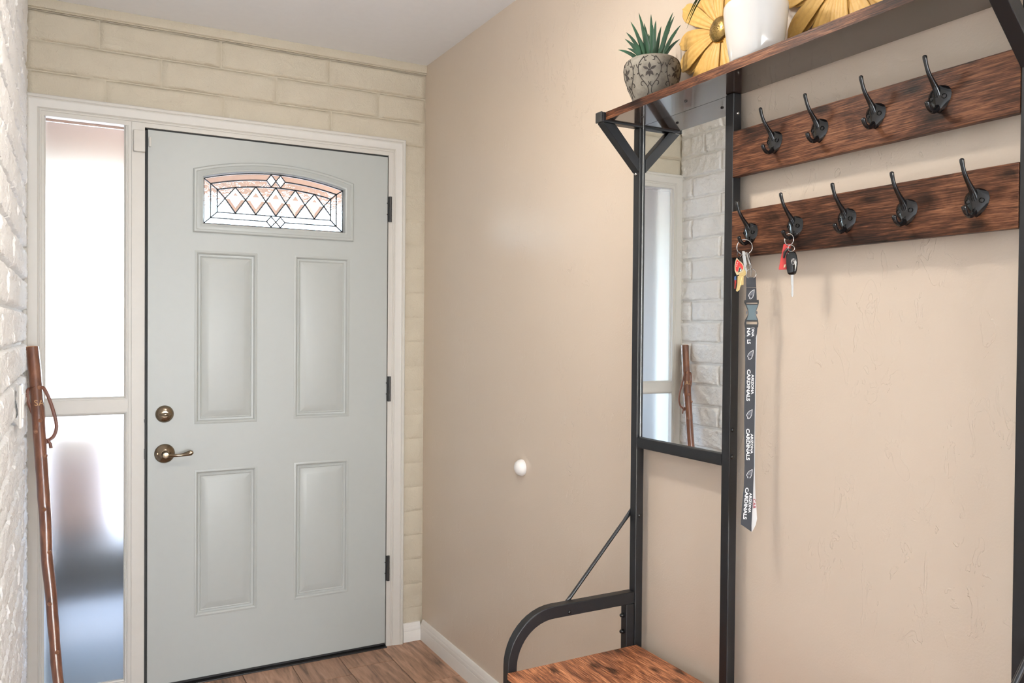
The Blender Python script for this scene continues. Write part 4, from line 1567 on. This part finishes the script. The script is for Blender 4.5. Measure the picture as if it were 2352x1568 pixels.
front = [(7.6, 30.2, -209.5, 0.0010), (8.6, 29.8, -250, 0.0010), (8.9, 29.8, -285, 0.001), (8.2, 29.6, -330, 0.001), (7.9, 29.6, -368, 0.001), (9.0, 29.6, -420, 0.002), (10.1, 29.7, -481, 0.003),
         (9.2, 28.6, -524, 0.0045), (7.4, 28.2, -548, 0.006), (5.6, 27.4, -570, 0.0075), (4.2, 26.4, -596, 0.009)]
strap_part(front + [(4.0, 26.0, -606, 0.0090)], 'front_strap', M['webbing'], 0)
poly_out([(3.9, -605), (26.0, -605), (26.2, -619.5)], f2, 0.0078, 0.0090).build('strap_fold', M['webbing'], ly)
back = [(11.0, 32.0, -188, -0.0025), (11.0, 31.0, -300, -0.0035), (10.5, 30.5, -420, -0.0040), (12, 31.2, -500, -0.005), (15, 33.0, -545, -0.006), (19, 35.6, -575, -0.006), (22, 37.0, -594, -0.004), (24, 34.5, -606, 0.001), (25.5, 30.5, -614, 0.005), (25.8, 27, -620, 0.0078)]
strap_part(back, 'back_strap', M['whiteweb'], 0)


def edge_at(bv):
    for e0, e1 in zip(front[:-1], front[1:]):
        if e1[2] <= bv <= e0[2]:
            k = (e0[2] - bv) / (e0[2] - e1[2])
            return [e0[i] + (e1[i] - e0[i]) * k for i in range(4)]
    return list(front[-1])


def strap_text(body, size, bc, frac, name='lettering', mat='print', lift=0.0004, bold=0.0, stretch=1.0, fixed=None):
    """text turned a quarter clockwise so it reads down the strap; bc = height of its middle, frac = place across"""
    vs, fs = text_tris(body, size, bold)
    b = MB()
    P = []
    for v in vs:
        bv = bc - v.x * stretch
        if fixed is None:
            e = edge_at(bv)
            a = e[0] + (e[1] - e[0]) * frac + v.y
            P.append(f2(a, bv, e[3] + lift))
        else:
            P.append(f2(fixed[0] + v.y, bv, fixed[1] + lift))
    b.add(P, fs)
    return b.build(name, M[mat], ly, fix=False)


for bc in (-309, -435, -560):
    strap_text('CARDINALS', 9.4, bc - 0.5, 0.34, bold=0.28, stretch=1.33)
    strap_text('ARIZONA', 7.0, bc + 1.5, 0.735, bold=0.18, stretch=1.34)
strap_text('NA', 9.4, -196.5, 0.35, bold=0.28, stretch=1.33, fixed=(14.8, 0.0030))
strap_text('ONA', 7.0, -195.5, 0.7, bold=0.18, stretch=1.34, fixed=(23.6, 0.0030))
strap_text('LS', 9.4, -217, 0.34, bold=0.28, stretch=1.05)
strap_text('CAR', 8.0, -562, 0.5, mat='redprint', bold=0.1, stretch=1.3, fixed=(30.6, -0.0038), name='red_lettering')


def strap_bird(cx, cy, d_):
    wdt, hgt = 13.5, 21.0
    B0_, B1_, B2_ = bird_polys(cx - wdt / 2, cy - hgt / 2, wdt, hgt)
    e = poly_out(B0_, f2, d_, d_ + 0.0003).build('bird_emblem', M['print'], ly)
    poly_out(B1_, f2, d_ + 0.0003, d_ + 0.0005).build('grey_field', M['greyprint'], e)
    poly_out(B2_, f2, d_ + 0.0003, d_ + 0.0006).build('dark_face', M['darkprint'], e)


strap_bird(19.6, -116.5, 0.0012)
strap_bird(19.2, -245, 0.0012)
strap_bird(18.5, -371, 0.0013)
strap_bird(20.2, -498, 0.0036)

# car key on the second hook
O2 = (1.0205, -2.0435, 1.5262)
f3 = frame(O2)
ck = empty('car_key', O2)
tag(ck, 'black car key with red tag on a split ring, second hook of the lower board', 'keys')
b = MB(); ring_tube(b, f3, 4.8, -11.5, 8.6, 11.6, 0.0011, tilt=0.004); ring_tube(b, f3, 4.8, -11.5, 8.3, 11.4, 0.0011, 0.0016, tilt=0.004)
b.build('split_ring', M['steel'], ck, smooth=60)
b = MB(); ring_tube(b, f3, 8.8, -29.5, 6.2, 6.2, 0.0008, 0.006)
b.build('small_ring', M['steel'], ck, smooth=60)
poly_out([(-5.5, -19.5), (8.2, -19.5), (2.5, -70.9), (-13.2, -71.1), (-14.4, -69.5)], f3, -0.0035, -0.0020).build('red_tag', M['red'], ck, bevel=0.0004)
poly_out([(-5.2, -67.0), (-2.2, -66.2), (-1.0, -60.5), (-3.8, -61.0)], f3, -0.0020, -0.0016).build('tag_print', M['gold'], ck)
b = MB()
b.tube([f3(8.5, -33, 0.003), f3(2.5, -30, 0.000), f3(-3.0, -37, -0.001), f3(-5.0, -48, -0.001)], [0.0022, 0.0030, 0.0030, 0.0018], 8, flat=2.0)
b.build('key_loop', M['plastic'], ck, smooth=50)
FOB = [(3.6, -35.5), (16.5, -35.5), (19.6, -42), (21.3, -51), (21.6, -60), (20.6, -72), (18.6, -79.5), (15.0, -82.0), (6.0, -82.0), (2.6, -79.0), (0.6, -70), (-0.6, -58), (-0.8, -46), (0.4, -40)]
fb = MB()
cx = sum(p[0] for p in FOB) / len(FOB); cy = sum(p[1] for p in FOB) / len(FOB)
rings = []
for sc_, dd in ((0.86, -0.0050), (0.97, -0.0035), (1.0, 0.0), (0.985, 0.0035), (0.90, 0.0062), (0.72, 0.0074)):
    rings.append([f3(cx + (x - cx) * sc_, cy + (y - cy) * sc_, dd) for x, y in FOB])
fb.loft(rings)
fob = fb.build('fob', M['hook'], ck, smooth=40)
em = MB()
ring_tube(em, f3, 13.8, -56.1, 4.4, 6.0, 0.00055, 0.0076, 24)
ring_tube(em, f3, 13.8, -54.0, 2.9, 1.7, 0.00045, 0.0077, 20)
ring_tube(em, f3, 13.8, -56.1, 1.5, 5.4, 0.00045, 0.0077, 20)
em.build('oval_emblem', M['steel'], fob, smooth=60)
kb_ = MB()
poly_out([(8.8, -81.5), (13.8, -81.5), (14.2, -122.5), (12.6, -126.4), (10.6, -124.6), (9.8, -118), (10.6, -114), (9.6, -110), (10.4, -105), (9.4, -100)], f3, -0.0012, 0.0012, kb_)
kb_.build('key_blade', M['steel'], ck, bevel=0.0003)

# ------------------------------------------------------------------ walking stick in the corner
SB = Vector((-0.262, -0.300, 0.0))
ws_ = empty('walking_stick', SB)
tag(ws_, 'brown knotty wooden walking stick leaning in the corner by the sidelight', 'walking stick')
top = Vector((-0.352, -0.060, 1.258))
axis_pts = []
rnd = random.Random(4)
offs = {}
nS = 44
path, rads = [], []
sx = Vector((1, 0, 0))
for i in range(nS + 1):
    u = i / nS
    p = SB.lerp(top, u)
    wob = 0.007 * noise.noise(Vector((u * 7.0, 1.3, 0))) + 0.004 * math.sin(u * 9.0 + 0.6) * (1 - abs(2 * u - 1) * 0.4)
    p = p + sx * wob
    r_ = 0.0145 + 0.0065 * u + 0.0013 * noise.noise(Vector((u * 22, 0, 5)))
    if u > 0.86: r_ = 0.0190 + 0.0010 * (u - 0.86) / 0.14
    path.append(p); rads.append(r_)
MB().tube(path, rads, 18).build('shaft', M['stick'], ws_, smooth=60)
ax = (top - SB).normalized()
cap = MB()
cap.tube([path[-1] - ax * 0.001, path[-1] + ax * 0.0022, path[-1] + ax * 0.003], [0.0195, 0.0185, 0.012], 18)
cap.build('cut_end', M['cutwood'], ws_, smooth=40)


def axis_at(z):
    for p, q, r_ in zip(path[:-1], path[1:], rads):
        if p.z <= z <= q.z:
            return p.lerp(q, (z - p.z) / (q.z - p.z)), r_
    return path[-1], rads[-1]


for z, ang in ((1.128, -60), (0.985, -120), (0.905, -40), (0.735, -95), (0.60, -60), (0.44, -110), (0.29, -70), (1.02, -75)):
    p, r_ = axis_at(z)
    a = math.radians(ang)
    nrm = Vector((math.cos(a), math.sin(a), 0.0))
    k = MB()
    k.tube([p + nrm * (r_ - 0.005) - ax * 0.004, p + nrm * (r_ + 0.0005), p + nrm * (r_ + 0.0030) + ax * 0.003], [0.008, 0.0065, 0.0042], 10)
    k.build('knot', M['knot'], ws_, smooth=60)
# leather wrist loop
p, r_ = axis_at(1.128)
lp = []
A = p + Vector((0.010, -0.012, 0)); Bp = p + Vector((-0.012, -0.016, 0.0))
side_r = [A, p + Vector((0.024, -0.020, -0.006)), p + Vector((0.040, -0.022, -0.045)), p + Vector((0.056, -0.020, -0.105)), p + Vector((0.0595, -0.020, -0.140)), p + Vector((0.050, -0.022, -0.168)), p + Vector((0.032, -0.024, -0.180))]
b = MB()
b.tube(*smooth_path(side_r, [0.0055] * 7), 8, flat=0.28, up=(1, 0, 0.35))
q, _ = axis_at(1.02)
side_l = [p + Vector((-0.004, -0.020, 0.002)), p + Vector((-0.022, -0.010, -0.008)), p + Vector((-0.023, -0.014, -0.040)), p + Vector((-0.015, -0.018, -0.070)), p + Vector((-0.004, -0.022, -0.098))]
b.tube(*smooth_path(side_l, [0.0050] * 5), 8, flat=0.28, up=(1, 0, 0.35))
b.build('wrist_strap', M['leather'], ws_, smooth=50)
b = MB()
kn = p + Vector((0.032, -0.026, -0.182))
b.tube([kn + Vector((-0.012, 0, -0.014)), kn, kn + Vector((0.010, 0, 0.004))], [0.0055, 0.0062, 0.004], 8, flat=0.6)
b.tube([kn + Vector((0.001, -0.002, 0.010)), kn + Vector((0.010, -0.003, -0.008)), kn + Vector((0.012, -0.003, -0.022))], [0.003, 0.0048, 0.0052], 8, flat=0.5)
b.build('strap_knot', M['leather'], ws_, smooth=50)
vs, fs = text_tris('SA', 0.027, 0.0)
p, r_ = axis_at(1.075)
b = MB()
P = []
for v in vs:
    a = math.radians(-84) + (v.x + 0.004) / r_
    pp, rr_ = axis_at(1.075 + v.y)
    P.append(pp + Vector((math.cos(a), math.sin(a), 0)) * (rr_ + 0.0009))
b.add(P, fs)
b.build('engraved_letters', M['engrave'], ws_, fix=False)

# ------------------------------------------------------------------ small wall fittings
bs_ = MB()
bs_.lathe([(0.0272, -0.0001), (0.0280, -0.004), (0.0262, -0.012), (0.0210, -0.0205), (0.0130, -0.0255), (0.004, -0.0272), (0.0, -0.0273)], (XR, -0.856, 0.8705), 32, 'x', cap=False)
o = bs_.build('door_stop', M['bullseye'], base=(XR, -0.856, 0.8705), smooth=60)
tag(o, 'white domed door stop bumper on the tan wall', 'door stop')

lsw = empty('light_switch', (XL + 0.010, -0.625, 1.05))
tag(lsw, 'ivory light switch plate on the rough white block wall beside the walking stick', 'light switch')
MB().box((XL + 0.0125, -0.665, 1.052), (XL + 0.0200, -0.590, 1.170)).build('plate', M['switch'], lsw, bevel=0.003)
MB().box((XL + 0.0150, -0.645, 1.078), (XL + 0.0240, -0.610, 1.144)).build('rocker', M['switch'], lsw, bevel=0.0015)
